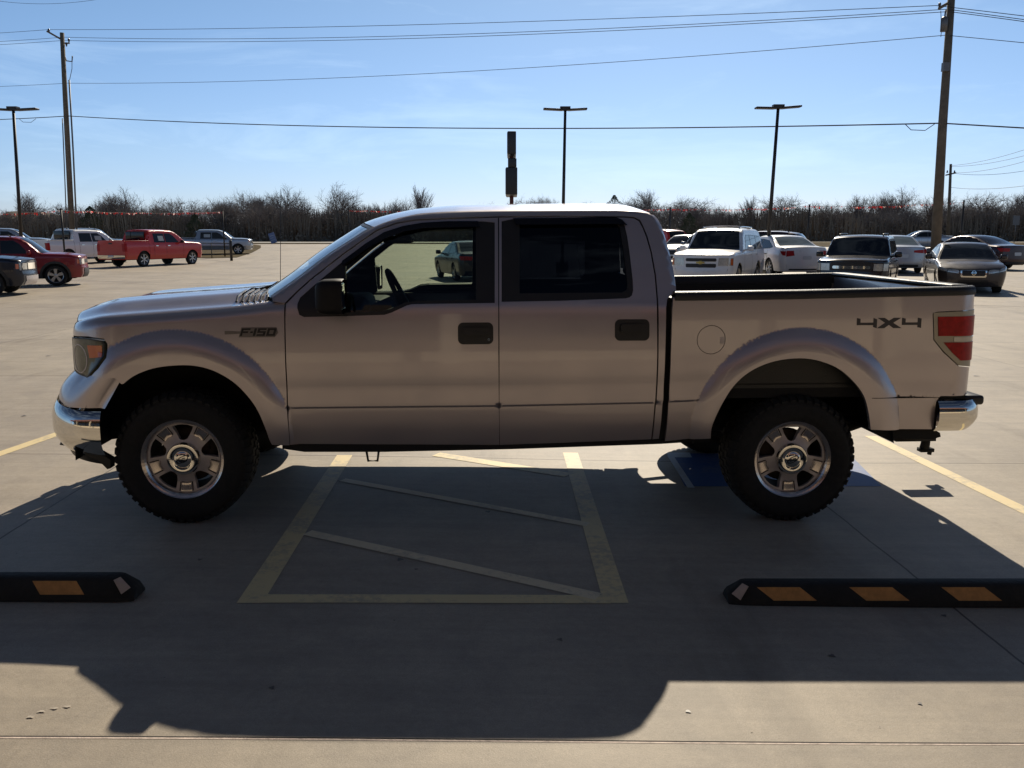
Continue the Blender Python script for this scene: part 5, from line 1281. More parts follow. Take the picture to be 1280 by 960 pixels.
crew_pickup = dict(L=5.89, W=1.0, H=1.95, belt=1.24, R=.40, wf=.94, wr=4.61, ws=(1.42, 2.16), bed=(4.10, 5.89), tum=.30, zb=.40, ra=.32, rb=.10, mirx=.45, fb=.12, rbz=.02,
    prof=[(-.2, 1.12), (0.0, 1.16), (.12, 1.20), (.6, 1.27), (1.42, 1.32), (1.65, 1.50), (1.95, 1.74), (2.16, 1.85), (2.45, 1.92), (3.2, 1.94), (3.9, 1.93), (4.05, 1.88), (4.12, 1.6), (4.17, 1.42), (4.25, 1.36), (5.9, 1.38)],
    nose=[(.4, .10), (.50, -.06), (.72, -.06), (.76, .02), (1.16, .05)], tail=[(.4, -.05), (.6, 0), (1.4, 0.0)],
    wins=[[(1.95, 1.29), (2.92, 1.29), (2.92, 1.74), (2.5, 1.74), (2.28, 1.62)], [(3.0, 1.29), (3.78, 1.29), (3.74, 1.74), (3.0, 1.74)]],
    seams=[(1.66, .5, 1.24), (2.96, .5, 1.24), (3.86, .52, 1.24), (4.2, .42, 1.34)], handles=[2.78, 3.66], hm=M_chrome, mm=M_black,
    hl=[(.62, .82), (.98, .82), (.98, 1.08), (.62, 1.08)], hls=[(0, .82), (0, 1.08), (.2, 1.08), (.2, .82)], amb=(.1, .9, .19, 1.04), tl=[(.83, .82), (1.0, .82), (1.0, 1.22), (.83, 1.22)], tls=[(0, .82), (0, 1.22), (-.13, 1.22), (-.13, .82)],
    front=[(-.56, .56, .80, 1.12, M_black, .008), (-.56, .56, .92, .98, M_chrome, .016), (-.97, .97, .48, .72, M_chrome, .012)], rear=[(-1.0, 1.0, .46, .62, M_chrome, .03), (-.2, .2, .50, .62, M_plate, .045), (-.14, .14, 1.20, 1.27, M_black, .01)], spokes=6, sw=.14)
red_pickup = dict(crew_pickup, railpaint=True, sticker=[(3.06, 3.45, 1.36, 1.62)])
white_pickup = dict(crew_pickup, railpaint=True, H=1.98, R=.42, sticker=[(2.3, 2.75, 1.36, 1.60)])
midsize_pickup = dict(crew_pickup, L=5.40, W=.93, H=1.80, belt=1.12, R=.38, wr=4.2, bed=(3.8, 5.4), zb=.36,
    prof=[(-.2, 1.02), (0.0, 1.06), (.12, 1.10), (.6, 1.15), (1.32, 1.19), (1.55, 1.36), (1.85, 1.60), (2.06, 1.70), (2.35, 1.77), (3.0, 1.79), (3.6, 1.78), (3.75, 1.73), (3.82, 1.5), (3.87, 1.3), (3.95, 1.22), (5.4, 1.24)], ws=(1.32, 2.06),
    wins=[[(1.85, 1.17), (2.72, 1.17), (2.72, 1.60), (2.4, 1.60), (2.18, 1.50)], [(2.8, 1.17), (3.55, 1.17), (3.5, 1.60), (2.8, 1.60)]],
    seams=[(1.56, .45, 1.12), (2.76, .45, 1.12), (3.62, .48, 1.12), (3.9, .4, 1.2)], handles=[2.58, 3.44], hm=None, sticker=[(2.85, 3.3, 1.25, 1.48)], railpaint=True,
    hl=[(.62, .76), (.98, .76), (.98, .98), (.62, .98)], hls=[(0, .76), (0, .98), (.22, .98), (.2, .76)], tl=[(.83, .76), (1.0, .76), (1.0, 1.1), (.83, 1.1)], tls=[(0, .76), (0, 1.1), (-.12, 1.1), (-.12, .76)],
    front=[(-.56, .56, .74, 1.0, M_black, .008), (-.56, .56, .84, .90, M_chrome, .016), (-.9, .9, .45, .62, M_black, .012)])
midsize_pickup['hm'] = M_silver
small_suv['sticker'] = [(3.3, 3.72, 1.20, 1.42)]

def Pm(nm, c, me=.3, ro=.3):
    m = carpaint(nm, c, me, ro); m.node_tree.nodes['Principled BSDF'].inputs['Coat Weight'].default_value = .45; return m
WHITE = Pm('white_paint', (.74, .75, .78), .05, .3); RED = Pm('red_paint', (.50, .020, .012), .0, .35); MAROON = Pm('maroon_paint', (.22, .008, .014), .1, .3)
NAVY = Pm('navy_paint', (.010, .014, .028), .4, .3); BLACKP = Pm('black_paint', (.010, .010, .012), .2, .2); SILV = Pm('light_silver_paint', (.36, .39, .44), .6, .3)
GREYP = Pm('bronze_grey_paint', (.05, .043, .045), .5, .3); DKRED = Pm('dark_plum_paint', (.030, .010, .016), .4, .3); BLUEG = Pm('blue_grey_paint', (.16, .19, .24), .5, .3)
def spot(px, py): p = at(px, py); return (p.x, p.y, G(p.x, p.y))
def ahead(p, H, d): return (p[0] + cos(radians(H)) * d, p[1] + sin(radians(H)) * d, p[2])
def place(name, sp, paint, px, py, H, anchor, label, cat, off=(0, 0)):
    """anchor: local (x, y) point of the car standing on pixel (px, py)"""
    p = at(px, py); a = radians(H - 180); ax, ay = anchor
    x = p.x - (ax * cos(a) - ay * sin(a)); y = p.y - (ax * sin(a) + ay * cos(a))
    return make_vehicle(name, sp, paint, (x, y, G(p.x, p.y)), H, label, cat)
wl = lambda sp, k, s_: (sp[k] - sp['L'] / 2, s_ * (sp['W'] - .05))      # wheel foot; s_=+1 is the car's right-hand side
VEH = []
V = lambda *a: VEH.append(place(*a))
V('small_suv', small_suv, MAROON, 71, 357.5, 20, wl(small_suv, 'wf', 1), 'dark red boxy small SUV facing right behind the navy one at the left edge', 'SUV')
V('small_suv', dict(small_suv, front=[(-.52, .52, .74, .92, M_chrome, .01), (-.85, .85, .30, .55, M_rim, .012)]), NAVY, -10, 370, 14, wl(small_suv, 'wf', 1), 'navy blue small SUV nose at the left edge, bright headlight and grille', 'SUV')
V('parked_pickup', white_pickup, WHITE, 87, 331, 66, wl(white_pickup, 'wr', 1), 'white pickup truck parked left of the red pickup, tail towards the viewer', 'pickup truck')
V('parked_pickup', red_pickup, RED, 181, 333.5, 69, wl(red_pickup, 'wr', 1), 'bright red pickup truck seen from its rear right corner', 'pickup truck')
V('parked_pickup', midsize_pickup, SILV, 298, 318, 15, wl(midsize_pickup, 'wf', 1), 'silver mid-size pickup on the grass island, facing right beyond the red pickup', 'pickup truck')
V('parked_pickup', dict(crew_pickup, sticker=[(3.06, 3.5, 1.36, 1.62)]), SILV, 45, 322, 20, wl(crew_pickup, 'wf', 1), 'grey silver pickup at the far left, behind the dark red small SUV', 'pickup truck')
V('parked_suv', dict(big_suv), BLUEG, 150, 322, 25, wl(big_suv, 'wf', 1), 'blue grey SUV showing only roof and hood between the white and red pickups', 'SUV')
V('parked_suv', big_suv, WHITE, 876, 362, 243, (-2.5, 0), 'white full-size SUV facing the viewer behind the pickup bed, roof rails and two-bar grille', 'SUV')
V('parked_sedan', white_sedan, WHITE, 961, 346, 97, wl(white_sedan, 'wr', -1), 'white sedan seen from behind, between the white SUV and the black wagon', 'sedan')
V('parked_suv', round_suv, DKRED, 985, 335, 150, (1.6, -.9), 'dark maroon SUV behind the white sedan, only its top showing', 'SUV')
V('parked_wagon', box_suv, BLACKP, 1062, 371, 243, (-2.5, 0), 'black boxy wagon facing the viewer, bright chrome bar across its grille', 'SUV')
V('parked_sedan', silver_sedan, SILV, 1149, 341, 76, wl(silver_sedan, 'wr', 1), 'silver sedan seen from behind, left of the utility pole', 'sedan')
V('parked_sedan', grey_sedan, GREYP, 1214, 368, 250, (-2.4, 0), 'bronze grey sedan facing the viewer, at the right, chrome V grille', 'sedan')
V('parked_sedan', dict(sedan), DKRED, 1222, 337, 110, wl(sedan, 'wr', -1), 'dark plum sedan behind the bronze grey one, cut by the right edge', 'sedan')
V('parked_sedan', dict(sedan), SILV, 1150, 311, 170, (0, 0), 'pale silver sedan far off near the highway, left of the thick pole', 'sedan')
V('parked_sedan', white_sedan, WHITE, 838, 330, 240, (-2.4, 0), 'white sedan half hidden between the cab and the white full-size SUV', 'sedan')
V('parked_suv', round_suv, RED, 848, 318, 115, (2.2, 0), 'red SUV with a bright roof just right of the pickup cab', 'SUV')
V('parked_suv', round_suv, BLUEG, 866, 335, 240, (-2.2, 0), 'blue grey SUV mostly hidden behind the white full-size SUV', 'SUV')
V('parked_sedan', dict(sedan), NAVY, 568, 351, 107, wl(sedan, 'wr', -1), 'dark blue sedan seen through the front door window of the big pickup', 'sedan')

# ------------------------------------------------------------------ grass island, poles, wires, strings
def flatpoly(name, pts, dz, m):
    P2 = [at(*p) for p in pts]
    b = MB(); ar = sum(P2[i].x * P2[(i + 1) % len(P2)].y - P2[(i + 1) % len(P2)].x * P2[i].y for i in range(len(P2)))
    if ar < 0: P2 = P2[::-1]
    b.panel(lambda x, y: Vector((x, y, G(x, y) + dz)), [(p.x, p.y) for p in P2], (), 2.0, 0, .02, seg=1.0)
    return tag(b.build(name, m), kind='structure')
flatpoly('grass_island', [(205, 321), (262, 323), (296, 322), (315, 316), (326, 310), (326, 307), (312, 305.5), (270, 305), (225, 306)], .03, M_grass)
flatpoly('grass_verge', [(830, 308.5), (1000, 308.5), (1150, 309), (1420, 310), (1420, 303.5), (1000, 303), (830, 303)], .05, M_grass)
M_wood = mat('weathered_pole', (0.15, 0.122, 0.09), 0.85, var=0.3, vscale=3, bump=0.4, bscale=20)
M_pole = mat('bronze_pole', (0.020, 0.016, 0.014), 0.5)
M_galv = mat('galvanised', (0.16, 0.16, 0.165), 0.5, .5)
M_wire = mat('wire', (0.035, 0.035, 0.04), 0.7)
M_ins = mat('insulator', (0.05, 0.04, 0.045), 0.3)

def lamp(pb, pt, Y, hw, label, tilt=0.0):
    base = atY(pb[0], 300, Y); g = G(base.x, Y); top = atY(pt[0], pt[1], Y); root = empty('light_pole', (base.x, Y, g)); tag(root, label, 'lamp post', 'parking lot lamp posts')
    t = Vector((top.x - base.x, 0, top.z - g))
    b = MB(); b.tube([(0, 0, .6), t + Vector((0, 0, .1))], [.075, .055], 10); b.build('pole', M_pole, root)
    b = MB(); b.tube([(0, 0, 0), (0, 0, .65)], .25, 14); b.build('base', mat('pole_footing', (.35, .32, .28), .9), root)
    for s_ in (-1, 1):
        b = MB(); M = Matrix.Translation(t + Vector((0, 0, .10))) @ Matrix.Rotation(tilt, 4, 'Y') @ Matrix.Rotation(-.05 * s_, 4, 'Y')
        b.box(min(s_ * .12, s_ * hw), max(s_ * .12, s_ * hw), -.17, .17, -.03, .035, M=M, bev=.02); b.build('lamp_head', M_pole, root)
    b = MB(); b.box(-.2, .2, -.13, .13, .0, .15, M=Matrix.Translation(t + Vector((0, 0, .08)))); b.build('driver_box', M_pole, root, False)
lamp((25.5, 300), (17, 141), 35, .95, 'twin-headed lamp post at the left edge, its left head cut off')
lamp((703, 300), (706.5, 141), 35, .86, 'slim twin-headed lamp post beyond the cab roof, right of the pylon sign')
lamp((960, 300), (972.5, 139), 33, .84, 'twin-headed lamp post behind the dark maroon SUV', -.03)

# left utility pole
Y1 = 58.0; pb = atY(90, 300, Y1); g = G(pb.x, Y1); up = empty('utility_pole', (pb.x, Y1, g)); tag(up, 'left utility pole with a slanted top arm and two conduits up its side', 'utility pole', 'utility poles')
def L1(px, py): q = atY(px, py, Y1); return Vector((q.x - pb.x, 0, q.z - g))
b = MB(); b.tube([(0, 0, 0), L1(83.5, 160), L1(77.5, 41)], [.19, .16, .13], 12); b.build('pole', M_wood, up)
b = MB(); b.tube([L1(61, 40) + Vector((0, -.25, 0)), L1(78, 50)], .06, 6); b.build('top_arm', M_wood, up)
for (a, c) in ((61, 38), (86, 50), (83, 55)):
    b = MB(); q = L1(a, c); b.tube([q + Vector((0, 0, -.16)), q + Vector((0, 0, .02)), q + Vector((0, 0, .10))], [.03, .075, .04], 8); b.build('insulator', M_ins, up)
b = MB(); b.tube([L1(78, 54), L1(87, 54)], .05, 6); b.build('bracket', M_wood, up)
b = MB(); b.tube([L1(81, 70), L1(83, 76), L1(90, 77), L1(90.5, 70)], .04, 6); b.tube([L1(90, 77), L1(90, 86), L1(87, 100)], .02, 5); b.build('fused_cutout', M_ins, up)
b = MB(); b.tube([L1(86.5, 100), L1(91.5, 190), L1(96.5, 300)], .055, 8); b.build('conduit', M_galv, up)
b = MB(); b.tube([L1(78, 148), L1(80.5, 210), L1(84, 300)], .035, 8); b.build('conduit', M_galv, up)
# right utility pole
Y2 = 34.0; p2 = atY(1171, 303, Y2); g2 = G(p2.x, Y2); up2 = empty('utility_pole', (p2.x, Y2, g2)); tag(up2, 'thick wooden utility pole with a transformer can near the top, right of the silver sedan', 'utility pole', 'utility poles')
def L2(px, py): q = atY(px, py, Y2); return Vector((q.x - p2.x, 0, q.z - g2))
b = MB(); b.tube([(0, 0, 0), L2(1178, 160), L2(1190, -14)], [.20, .165, .13], 14); b.build('pole', M_wood, up2)
b = MB(); b.tube([L2(1169, 13) + Vector((0, -.3, 0)), L2(1192, 0) + Vector((0, .1, 0))], .055, 6); b.build('cross_arm', M_wood, up2)
b = MB(); q = L2(1178.5, 31); b.tube([q + Vector((0, -.1, -.26)), q + Vector((0, -.1, .2)), q + Vector((0, -.1, .27))], [.125, .13, .06], 14); b.tube([q + Vector((0, -.1, .25)), q + Vector((.02, -.1, .5))], .03, 6); b.build('transformer', M_galv, up2)
b = MB(); q = L2(1178.5, 85); b.box(q.x - .12, q.x + .12, -.3, -.12, q.z - .16, q.z + .15); b.build('meter_box', M_galv, up2, False)
b = MB(); b.tube([L2(1171, 16) + Vector((0, -.3, 0)), L2(1172, 40) + Vector((0, -.3, 0)), L2(1176, 46)], .012, 5); b.build('drop_wire', M_wire, up2)
b = MB(); q = L2(1170, 8) + Vector((0, -.28, 0)); b.tube([q - Vector((0, 0, .12)), q, q + Vector((0, 0, .06))], [.025, .06, .03], 8); b.build('insulator', M_ins, up2)
# far pole
Y3 = 92.0; p3 = atY(1185, 300, Y3); g3 = G(p3.x, Y3); up3 = empty('utility_pole', (p3.x, Y3, g3)); tag(up3, 'small distant utility pole just right of the thick one, one short cross arm', 'utility pole', 'utility poles')
def L3(px, py): q = atY(px, py, Y3); return Vector((q.x - p3.x, 0, q.z - g3))
b = MB(); b.tube([(0, 0, 0), L3(1188.5, 205)], [.2, .13], 8); b.build('pole', M_wood, up3)
b = MB(); b.tube([L3(1182, 219), L3(1195, 216)], .08, 6); b.build('cross_arm', M_wood, up3)
for k in (1184, 1193): b = MB(); q = L3(k, 216); b.tube([q, q + Vector((0, 0, .25))], [.09, .05], 6); b.build('insulator', M_ins, up3)

def wire(pts, r, label, mid=None, wig=0):
    """pts: (px, py, Y) support points; mid=(px, py) on each span fixes the sag"""
    b = MB(); W_ = [atY(*p) for p in pts]; path = []
    for i in range(len(W_) - 1):
        A, B_ = W_[i], W_[i + 1]; sg = 0.25
        m_ = mid[i] if mid else None
        if m_:
            lo, hi = 0.0, 1.0
            for k in range(40):
                t = (lo + hi) / 2
                if proj(A.lerp(B_, t))[0] < m_[0]: lo = t
                else: hi = t
            q = A.lerp(B_, t); want = atY(m_[0], m_[1], q.y).z; sg = (q.z - want) / (4 * t * (1 - t))
        n = 40
        for k in range(n + (i == len(W_) - 2)):
            t = k / n; q = A.lerp(B_, t); q.z -= 4 * sg * t * (1 - t); path.append(q)
    b.tube(path, r, 5, cap=False)
    if wig:
        for c in wig:
            i = min(range(len(path)), key=lambda k: abs(proj(path[k])[0] - c)); q = path[i]
            b.tube([q + Vector((0, 0, 0)), q + Vector((.25, 0, -.22)), q + Vector((.8, 0, -.24)), q + Vector((1.15, 0, 0))], r * .6, 5)
    tag(b.build('power_line', M_wire), label, 'power line', 'overhead power lines')
wire([(-250, 45, 75), (61, 37, Y1), (1170, 7, Y2), (1500, 48, 28)], .013, 'topmost thin line tied to the slanted arm of the left utility pole', [None, (640, 27.5), (1280, 20)])
wire([(-250, 56, 75), (80, 46.5, Y1), (1184, 11.5, Y2), (1500, 56, 28)], .013, 'upper of the close pair of thin lines below the topmost one', [None, (640, 40.5), (1280, 24.5)])
wire([(-250, 60, 75), (80, 50.5, Y1), (1186, 14.5, Y2), (1500, 60, 28)], .013, 'lower of the close pair of thin lines below the topmost one', [None, (640, 43.8), (1280, 27)])
wire([(-250, 108, 75), (84, 104, Y1), (1182, 44, Y2), (1500, 76, 28)], .012, 'single thin line running alone between the high pair and the thick cable', [None, (640, 86), (1280, 53.5)])
wire([(-250, 150, 75), (86, 145, Y1), (1177, 154, Y2), (1500, 172, 28)], .026, 'thick dark cable, lowest of the lines across the sky, passing just above the pylon sign', [None, (640, 160.5), (1280, 160)], wig=[28, 1150])
wire([(-250, 12, 58), (0, 1.5, 54), (140, -4, 52)], .010, 'short stretch of thin line in the top left corner')
for (a, c, e, lb) in ((207, 184, 1188, 'highest line leaving the distant pole to the right'), (208, 192, 1189, 'second line from the top leaving the distant pole'), (216, 199, 1195, 'third line leaving the distant pole, from its cross arm'), (217, 212, 1195, 'nearly level line from the cross arm of the distant pole'), (234, 231, 1187, 'lowest and faintest line leaving the distant pole')):
    wire([(e, a, Y3), (1290, c, 70)], .016, lb)

# pylon sign, seen edge-on
ps = atY(639.5, 300, 45); gp = G(ps.x, 45); pr = empty('pylon_sign', (ps.x, 45, gp)); tag(pr, 'tall pylon sign seen edge-on above the cab roof, two dark cabinets on a red-brown pole', 'sign')
def LP(px, py): q = atY(px, py, 45); return (q.x - ps.x, q.z - gp)
M_cab = mat('sign_cabinet', (0.018, 0.018, 0.02), 0.45); M_cabe = mat('sign_face_edge', (0.25, 0.25, 0.27), 0.4); M_redp = mat('red_brown_pole', (0.09, 0.02, 0.018), 0.6)
b = MB(); b.box(-.10, .10, -.1, .1, 0, LP(640, 170)[1]); b.build('pole', M_redp, pr, False)
for (x0, x1, y0, y1, nm) in ((634.5, 645, 196, 168.5, 1), (632.5, 646.5, 245, 212, 2), (635.5, 645.5, 212, 201, 3)):
    a = LP(x0, y0); c = LP(x1, y1); b = MB(); b.box(a[0], c[0], -1.6, 1.6, a[1], c[1], bev=.04); o = b.build('cabinet', M_cab, pr)
    b = MB(); b.box(a[0] - .02, a[0] + .0, -1.5, 1.5, a[1] + .05, c[1] - .05); b.build('sign_face', M_cabe, o, False)
# small signs by the highway
sg_ = atY(343, 302, 96); gs = G(sg_.x, 96); sr_ = empty('roadside_sign', (sg_.x, 96, gs)); tag(sr_, 'small pale blue roadside board leaning beside the highway, left of the windshield', 'sign')
b = MB(); M = Matrix.Rotation(-.30, 4, 'Y'); b.box(-.33, .33, -.02, .02, .05, 1.2, M=M); b.build('board', mat('pale_blue_board', (.16, .21, .38), .6), sr_, False)
b = MB()
for k in range(3): b.box(-.25, .22 - .1 * (k % 2), -.026, -.022, .35 + k * .25, .43 + k * .25, M=M)
b.build('lettering', mat('faded_letters', (.35, .38, .45), .6), sr_, False)
for x in (-.3, .3): b = MB(); b.box(x - .02, x + .02, .02, .05, 0, .3, M=M); b.build('leg', M_galv, sr_, False)
sg_ = atY(1268, 300, 98); gs = G(sg_.x, 98); sr_ = empty('road_sign', (sg_.x, 98, gs)); tag(sr_, 'grey road sign on a post near the right edge, in front of the trees', 'sign')
b = MB(); b.box(-.38, .38, -.02, .02, 2.0, 3.05, bev=.01); b.build('board', M_galv, sr_, False)
b = MB(); b.tube([(0, .03, 0), (0, .03, 3.0)], .04, 6); b.build('post', M_galv, sr_)

# posts that carry the tinsel
random.seed(11)
def foil(nm, c, tr):
    m = mat(nm, c, .22, .85); n = m.node_tree.nodes; l = m.node_tree.links.new; t = n.new('ShaderNodeBsdfTranslucent'); t.inputs[0].default_value = (*tr, 1); x = n.new('ShaderNodeMixShader'); x.inputs[0].default_value = .55
    l(n['Principled BSDF'].outputs[0], x.inputs[1]); l(t.outputs[0], x.inputs[2]); l(x.outputs[0], n['Material Output'].inputs[0]); return m
M_tin_r = foil('red_foil', (0.6, 0.05, 0.05), (.42, .03, .03)); M_tin_s = foil('silver_foil', (0.95, 0.88, 0.82), (1, .72, .66))
POSTS = [(-70, 264.5, 40), (76, 263, 46), (278, 264.5, 60), (436, 263, 78), (632, 261, 70), (838, 261, 62), (1012, 257.5, 54), (1205, 252.5, 47)]
PL = ['thin post left of the frame edge', 'thin post rising behind the dark red small SUV, holding the tinsel', 'thin post by the grass island where the left tinsel string ends', 'thin post left of the windshield top, start of a tinsel string', 'thin post hidden by the cab', 'thin post just right of the cab roof', 'thin post above the white sedan carrying the tinsel', 'thin post right of the thick utility pole at the end of the tinsel']
tops = []
for (x, y, Y), lb in zip(POSTS, PL):
    t = atY(x, y - 1.5, Y); gg = G(t.x, Y); tops.append(atY(x, y, Y))
    if x < 0 or x == 632: continue
    b = MB(); b.tube([(0, 0, 0), (0, 0, t.z - gg)], .05, 8); b.tube([(0, 0, t.z - gg), (0, 0, t.z - gg + .03)], .07, 8)
    o = b.build('string_post', M_pole); o.location = (t.x, Y, gg); tag(o, lb, 'post', 'posts holding the tinsel strings')
SL = ['red sparkling tinsel string crossing the left edge of the lot to the first post', 'red tinsel string above the white and red pickups', None, 'red tinsel string that disappears behind the cab roof', 'tinsel string hidden behind the cab', 'red tinsel string right of the cab above the white SUV', 'bright red and silver tinsel string above the black wagon']
for i in range(len(tops) - 1):
    if SL[i] is None: continue
    A, B_ = tops[i], tops[i + 1]; n = int((B_ - A).length / .05); b = MB(); path = []
    for k in range(n + 1):
        t = k / n; q = A.lerp(B_, t); q.z -= .12 * 4 * t * (1 - t) + .03 * sin(k * .11) * sin(k * .037); path.append(q)
    b.tube(path[::6] + [path[-1]], .006, 4, mat=0)
    for k, q in enumerate(path):
        if random.random() < .35 + .3 * (sin(k * .045 + i) > .6): continue
        ln = random.uniform(.05, .15); w_ = random.uniform(.012, .035); an = random.uniform(0, 2 * pi); d = Vector((cos(an), sin(an), 0)) * w_; dn = Vector((random.uniform(-.9, .9), random.uniform(-.9, .9), -1)).normalized() * ln
        o = len(b.v); b.v += [q - d, q + d, q + d + dn, q - d + dn]; b.face((o, o + 1, o + 2, o + 3), 1 if random.random() < .8 else 2)
    tag(b.build('tinsel_string', [M_wire, M_tin_r, M_tin_s], None, False), SL[i], 'tinsel string', 'tinsel strings along the lot')
# pipe rail by the island
A = at(243, 321); B_ = at(289, 325); fr_ = empty('pipe_rail', (A.x, A.y, G(A.x, A.y))); tag(fr_, 'low dark pipe rail in front of the silver mid-size pickup', 'rail')
d = B_ - A
b = MB(); b.tube([(0, 0, .95), (d.x, d.y, .95)], .03, 6); b.build('rail', M_pole, fr_)
for k in (0, .5): b = MB(); b.tube([(d.x * k, d.y * k, 0), (d.x * k, d.y * k, .95)], .03, 6); b.build('post', M_pole, fr_)
bp_ = at(289.5, 326); b = MB(); b.tube([(0, 0, 0), (0, 0, 1.22), (0, 0, 1.28)], [.085, .085, .05], 12); o = b.build('bollard', M_pole); o.location = bp_; tag(o, 'dark square-set bollard post at the front corner of the grass island', 'bollard')

# ------------------------------------------------------------------ winter woods
M_bark = mat('winter_bark', (0.21, 0.18, 0.165), 0.95, var=0.3, vscale=0.7)
M_bark2 = mat('pale_bark', (0.24, 0.21, 0.19), 0.95, var=0.3, vscale=0.7)
M_brush = mat('thicket_brush', (0.145, 0.12, 0.10), 0.95, var=0.45, vscale=0.12, var2=(0.16, 0.135, 0.105))
M_ever = mat('cedar_green', (0.075, 0.085, 0.045), 0.95, var=0.5, vscale=2.0)
def bare_tree(seed, spread=1.0, upright=.5, dens=1.0, h=8.5):
    rnd = random.Random(seed); V_, F_ = [], []
    def seg(a, c, r0, r1):
        d = (c - a); 
        if d.length < 1e-4: return
        u = d.cross(Vector((rnd.uniform(-1, 1), rnd.uniform(-1, 1), .3))).normalized(); v = d.cross(u).normalized(); o = len(V_)
        for (p, r) in ((a, r0), (c, r1)):
            for k in range(3): V_.append(p + (u * cos(k * 2.094) + v * sin(k * 2.094)) * r)
        for k in range(3): F_.append((o + k, o + (k + 1) % 3, o + 3 + (k + 1) % 3, o + 3 + k))
    def grow(p, d, ln, r, lev):
        n = 3 if lev < 3 else 2; pts = [p]; q = p
        for i in range(n):
            d = (d + Vector((rnd.gauss(0, .12), rnd.gauss(0, .12), rnd.gauss(.04, .08) * upright))).normalized(); q2 = q + d * ln / n
            seg(q, q2, r * (1 - .45 * i / n), r * (1 - .45 * (i + 1) / n)); q = q2; pts.append(q)
        if lev >= 4: return
        nb = [int(8 * dens), 6, 6, 6][lev]; t0 = [.38, .25, .15, .1][lev]
        for k in range(nb):
            t = min(1, t0 + (1 - t0) * (k + rnd.random() * .8) / nb); i = min(n - 1, int(t * n)); a = pts[i].lerp(pts[i + 1], t * n - i)
            an = (k * 2.4 + rnd.uniform(-.5, .5)); u = d.orthogonal().normalized(); v = d.cross(u); ang = rnd.uniform(.5, .95) * spread * (1.15 - .45 * t if lev == 0 else 1)
            nd = (d * cos(ang) + (u * cos(an) + v * sin(an)) * sin(ang) + Vector((0, 0, .16 * upright))).normalized()
            grow(a, nd, ln * (rnd.uniform(.85, 1.1) * (1.1 - .35 * t) if lev == 0 else rnd.uniform(.48, .66)), max(.0075, r * (.58 - .12 * t)), lev + 1)
    grow(Vector((0, 0, 0)), Vector((0, 0, 1)), h * .50, h * .023, 0)
    mz = max(p.z for p in V_); V_ = [p * (h / mz) for p in V_]
    return V_, F_
KINDS = []
for (sd_, sp_, upr, dn_) in ((1, 1.0, .6, 1), (2, 1.15, .4, 1.1), (3, .75, .9, .9), (4, 1.0, .7, 1.2), (5, .6, 1.1, .8), (6, 1.2, .3, 1.1), (8, .9, .8, 1)):
    V_, F_ = bare_tree(sd_, sp_, upr, dn_, 1.0 * 8.5); me = bpy.data.meshes.new('bare_tree'); me.from_pydata([tuple(v) for v in V_], [], F_); me.materials.append(M_bark if sd_ % 3 else M_bark2); KINDS.append(me)
def put_tree(x, Y, h, k, label, group='bare trees of the wood', name='bare_tree'):
    o = bpy.data.objects.new(name, KINDS[k % len(KINDS)]); C.objects.link(o); s_ = h / 8.5; o.scale = (s_ * random.uniform(.9, 1.15), s_ * random.uniform(.9, 1.15), s_); o.location = (x, Y, G(x, Y) - .1); o.rotation_euler = (0, 0, random.uniform(0, 6.28)); tag(o, label, 'tree', group)
def hgt(px, py, Y): q = atY(px, py, Y); return q.x, q.z - G(q.x, Y)
for (px, py, Y, k, lb) in ((150, 230, 126, 0, 'broad bare tree just right of the left utility pole'), (128, 236, 130, 3, 'bare tree with ragged crown touching the left utility pole'), (283, 241, 124, 1, 'rounded bare tree standing out above the silver mid-size pickup'), (345, 247, 128, 5, 'wide bare tree behind the truck antenna'), (420, 224, 122, 0, 'tall bare tree with a full fan crown left of the cab roof'), (526, 228, 132, 4, 'slender bare tree with spiky top above the front of the cab roof'), (602, 248, 130, 3, 'low bare tree just left of the pylon sign'), (675, 240, 126, 1, 'rounded bare tree above the roof between the pylon sign and the middle lamp post'), (905, 250, 128, 3, 'bare tree above the white full-size SUV'), (978, 238, 126, 5, 'bare tree with open crown beside the right lamp post'), (1062, 241, 128, 6, 'bare tree above the black wagon'), (1100, 240, 132, 2, 'narrow bare tree left of the thick utility pole'), (1135, 226, 126, 1, 'tall spreading bare tree left of the thick utility pole'), (1226, 236, 124, 5, 'bare tree with drooping branches right of the distant pole')):
    x, h = hgt(px, py, Y); put_tree(x, Y, h, k, lb, 'bare trees of the wood')
random.seed(5)
for row, (Y, h0, h1, st) in enumerate(((122, 3.8, 5.6, 2.4), (129, 4.4, 6.4, 2.2), (138, 4.8, 8.2, 3.0))):
    x = -100 + row
    while x < 105:
        env = 1 + .10 * sin(x * .11) + .08 * sin(x * .31 + 1)
        if abs(x - 4) < 14: env *= .9
        put_tree(x, Y + random.uniform(-2.5, 2.5), random.uniform(h0, h1) * env, random.randrange(7), 'one of the many bare grey trees packed together in the far wood', 'bare trees of the wood')
        x += st * random.uniform(.6, 1.4)
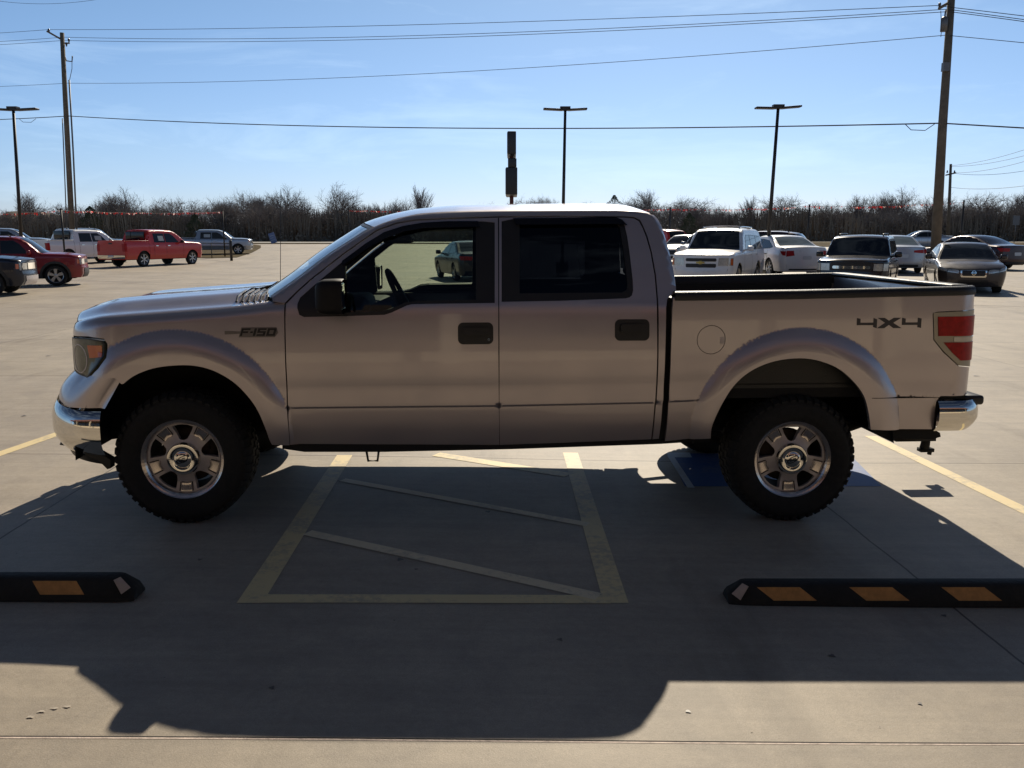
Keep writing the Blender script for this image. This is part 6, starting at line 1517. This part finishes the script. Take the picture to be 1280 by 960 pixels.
# cedars
def cedar(px, py, Y, label, wd_=.5):
    x, h = hgt(px, py, Y); rnd = random.Random(int(px)); b = MB(); b.tube([(0, 0, 0), (0, 0, h * .9)], [.12, .03], 6, mat=1)
    for k in range(2600):
        t = rnd.random() ** .8; r = h * wd_ * (1 - t) ** .7 * (.55 + .45 * rnd.random()) * (1 + .25 * sin(t * 17 + px)); an = rnd.uniform(0, 2 * pi); c = Vector((r * cos(an), r * sin(an), h * (.08 + .92 * t))); s_ = rnd.uniform(.06, .15)
        d1 = Vector((rnd.gauss(0, 1), rnd.gauss(0, 1), rnd.gauss(0, 1))).normalized() * s_; d2 = d1.orthogonal().normalized() * s_ * .6; o = len(b.v); b.v += [c - d1, c + d2, c + d1]; b.face((o, o + 1, o + 2))
    o = b.build('cedar_tree', [M_ever, M_bark], None, False); o.location = (x, Y, G(x, Y)); tag(o, label, 'tree')
cedar(768, 244, 120, 'dark evergreen poking above the cab roof right of the middle lamp post', .55)
cedar(112, 258, 118, 'olive green cedar low in the wood behind the left utility pole')
cedar(243, 268, 118, 'dark cedar low in the wood above the red pickup cab')
cedar(862, 266, 118, 'olive cedar low in the wood above the white full-size SUV')
# thicket: nobody could count it
random.seed(3); b = MB()
def quad(c, d1, d2):
    o = len(b.v); b.v.extend((c - d1, c + d2, c + d1, c - d2)); b.face((o, o + 1, o + 2, o + 3))
for k in range(17000):
    x = random.uniform(-108, 112); Y = random.uniform(117, 134); h = random.uniform(2.5, 5.2) * (.85 + .2 * sin(x * .2)); g_ = G(x, Y); d = Vector((random.uniform(.012, .035), 0, 0)); ln = Vector((random.gauss(0, .35), random.gauss(0, .35), h)); o = len(b.v)
    b.v.extend((Vector((x, Y, g_)) - d, Vector((x, Y, g_)) + d, Vector((x, Y, g_)) + ln * .6 + d * .6 + Vector((random.gauss(0, .1), 0, 0)), Vector((x, Y, g_)) + ln * .6 - d * .6, Vector((x, Y, g_)) + ln)); b.face((o, o + 1, o + 2, o + 3)); b.face((o + 3, o + 2, o + 4))
for k in range(26000):
    x = random.uniform(-108, 112); Y = random.uniform(116, 132); t = random.random(); z = G(x, Y) + 4.4 * t ** 1.7 * (.75 + .3 * sin(x * .27) * sin(x * .09 + 1)); s_ = random.uniform(.10, .34) * (1.2 - .75 * t)
    d1 = Vector((random.gauss(0, 1), random.gauss(0, .5), random.gauss(0, 1.1))).normalized() * s_; quad(Vector((x, Y, z)), d1, Vector((-d1.z, random.uniform(-.1, .1), d1.x)) * .6)
tag(b.build('woodland_thicket', M_brush, None, False), 'dense brown winter thicket filling the wood below the crowns', 'thicket', kind='stuff')
b = MB()
b.grid(lambda u, v: (lambda x, Y: (x, Y, G(x, Y) + (3.2 + 1.2 * sin(x * .13) + .8 * sin(x * .41) + .4 * sin(x * 1.3 + 2)) * sstep(0, .35, v) * (1 - .9 * sstep(.6, 1, v)) - .3))(-400 + 800 * u, 140 + 40 * v), 600, 16)
tag(b.build('wood_bank', M_brush), kind='structure')
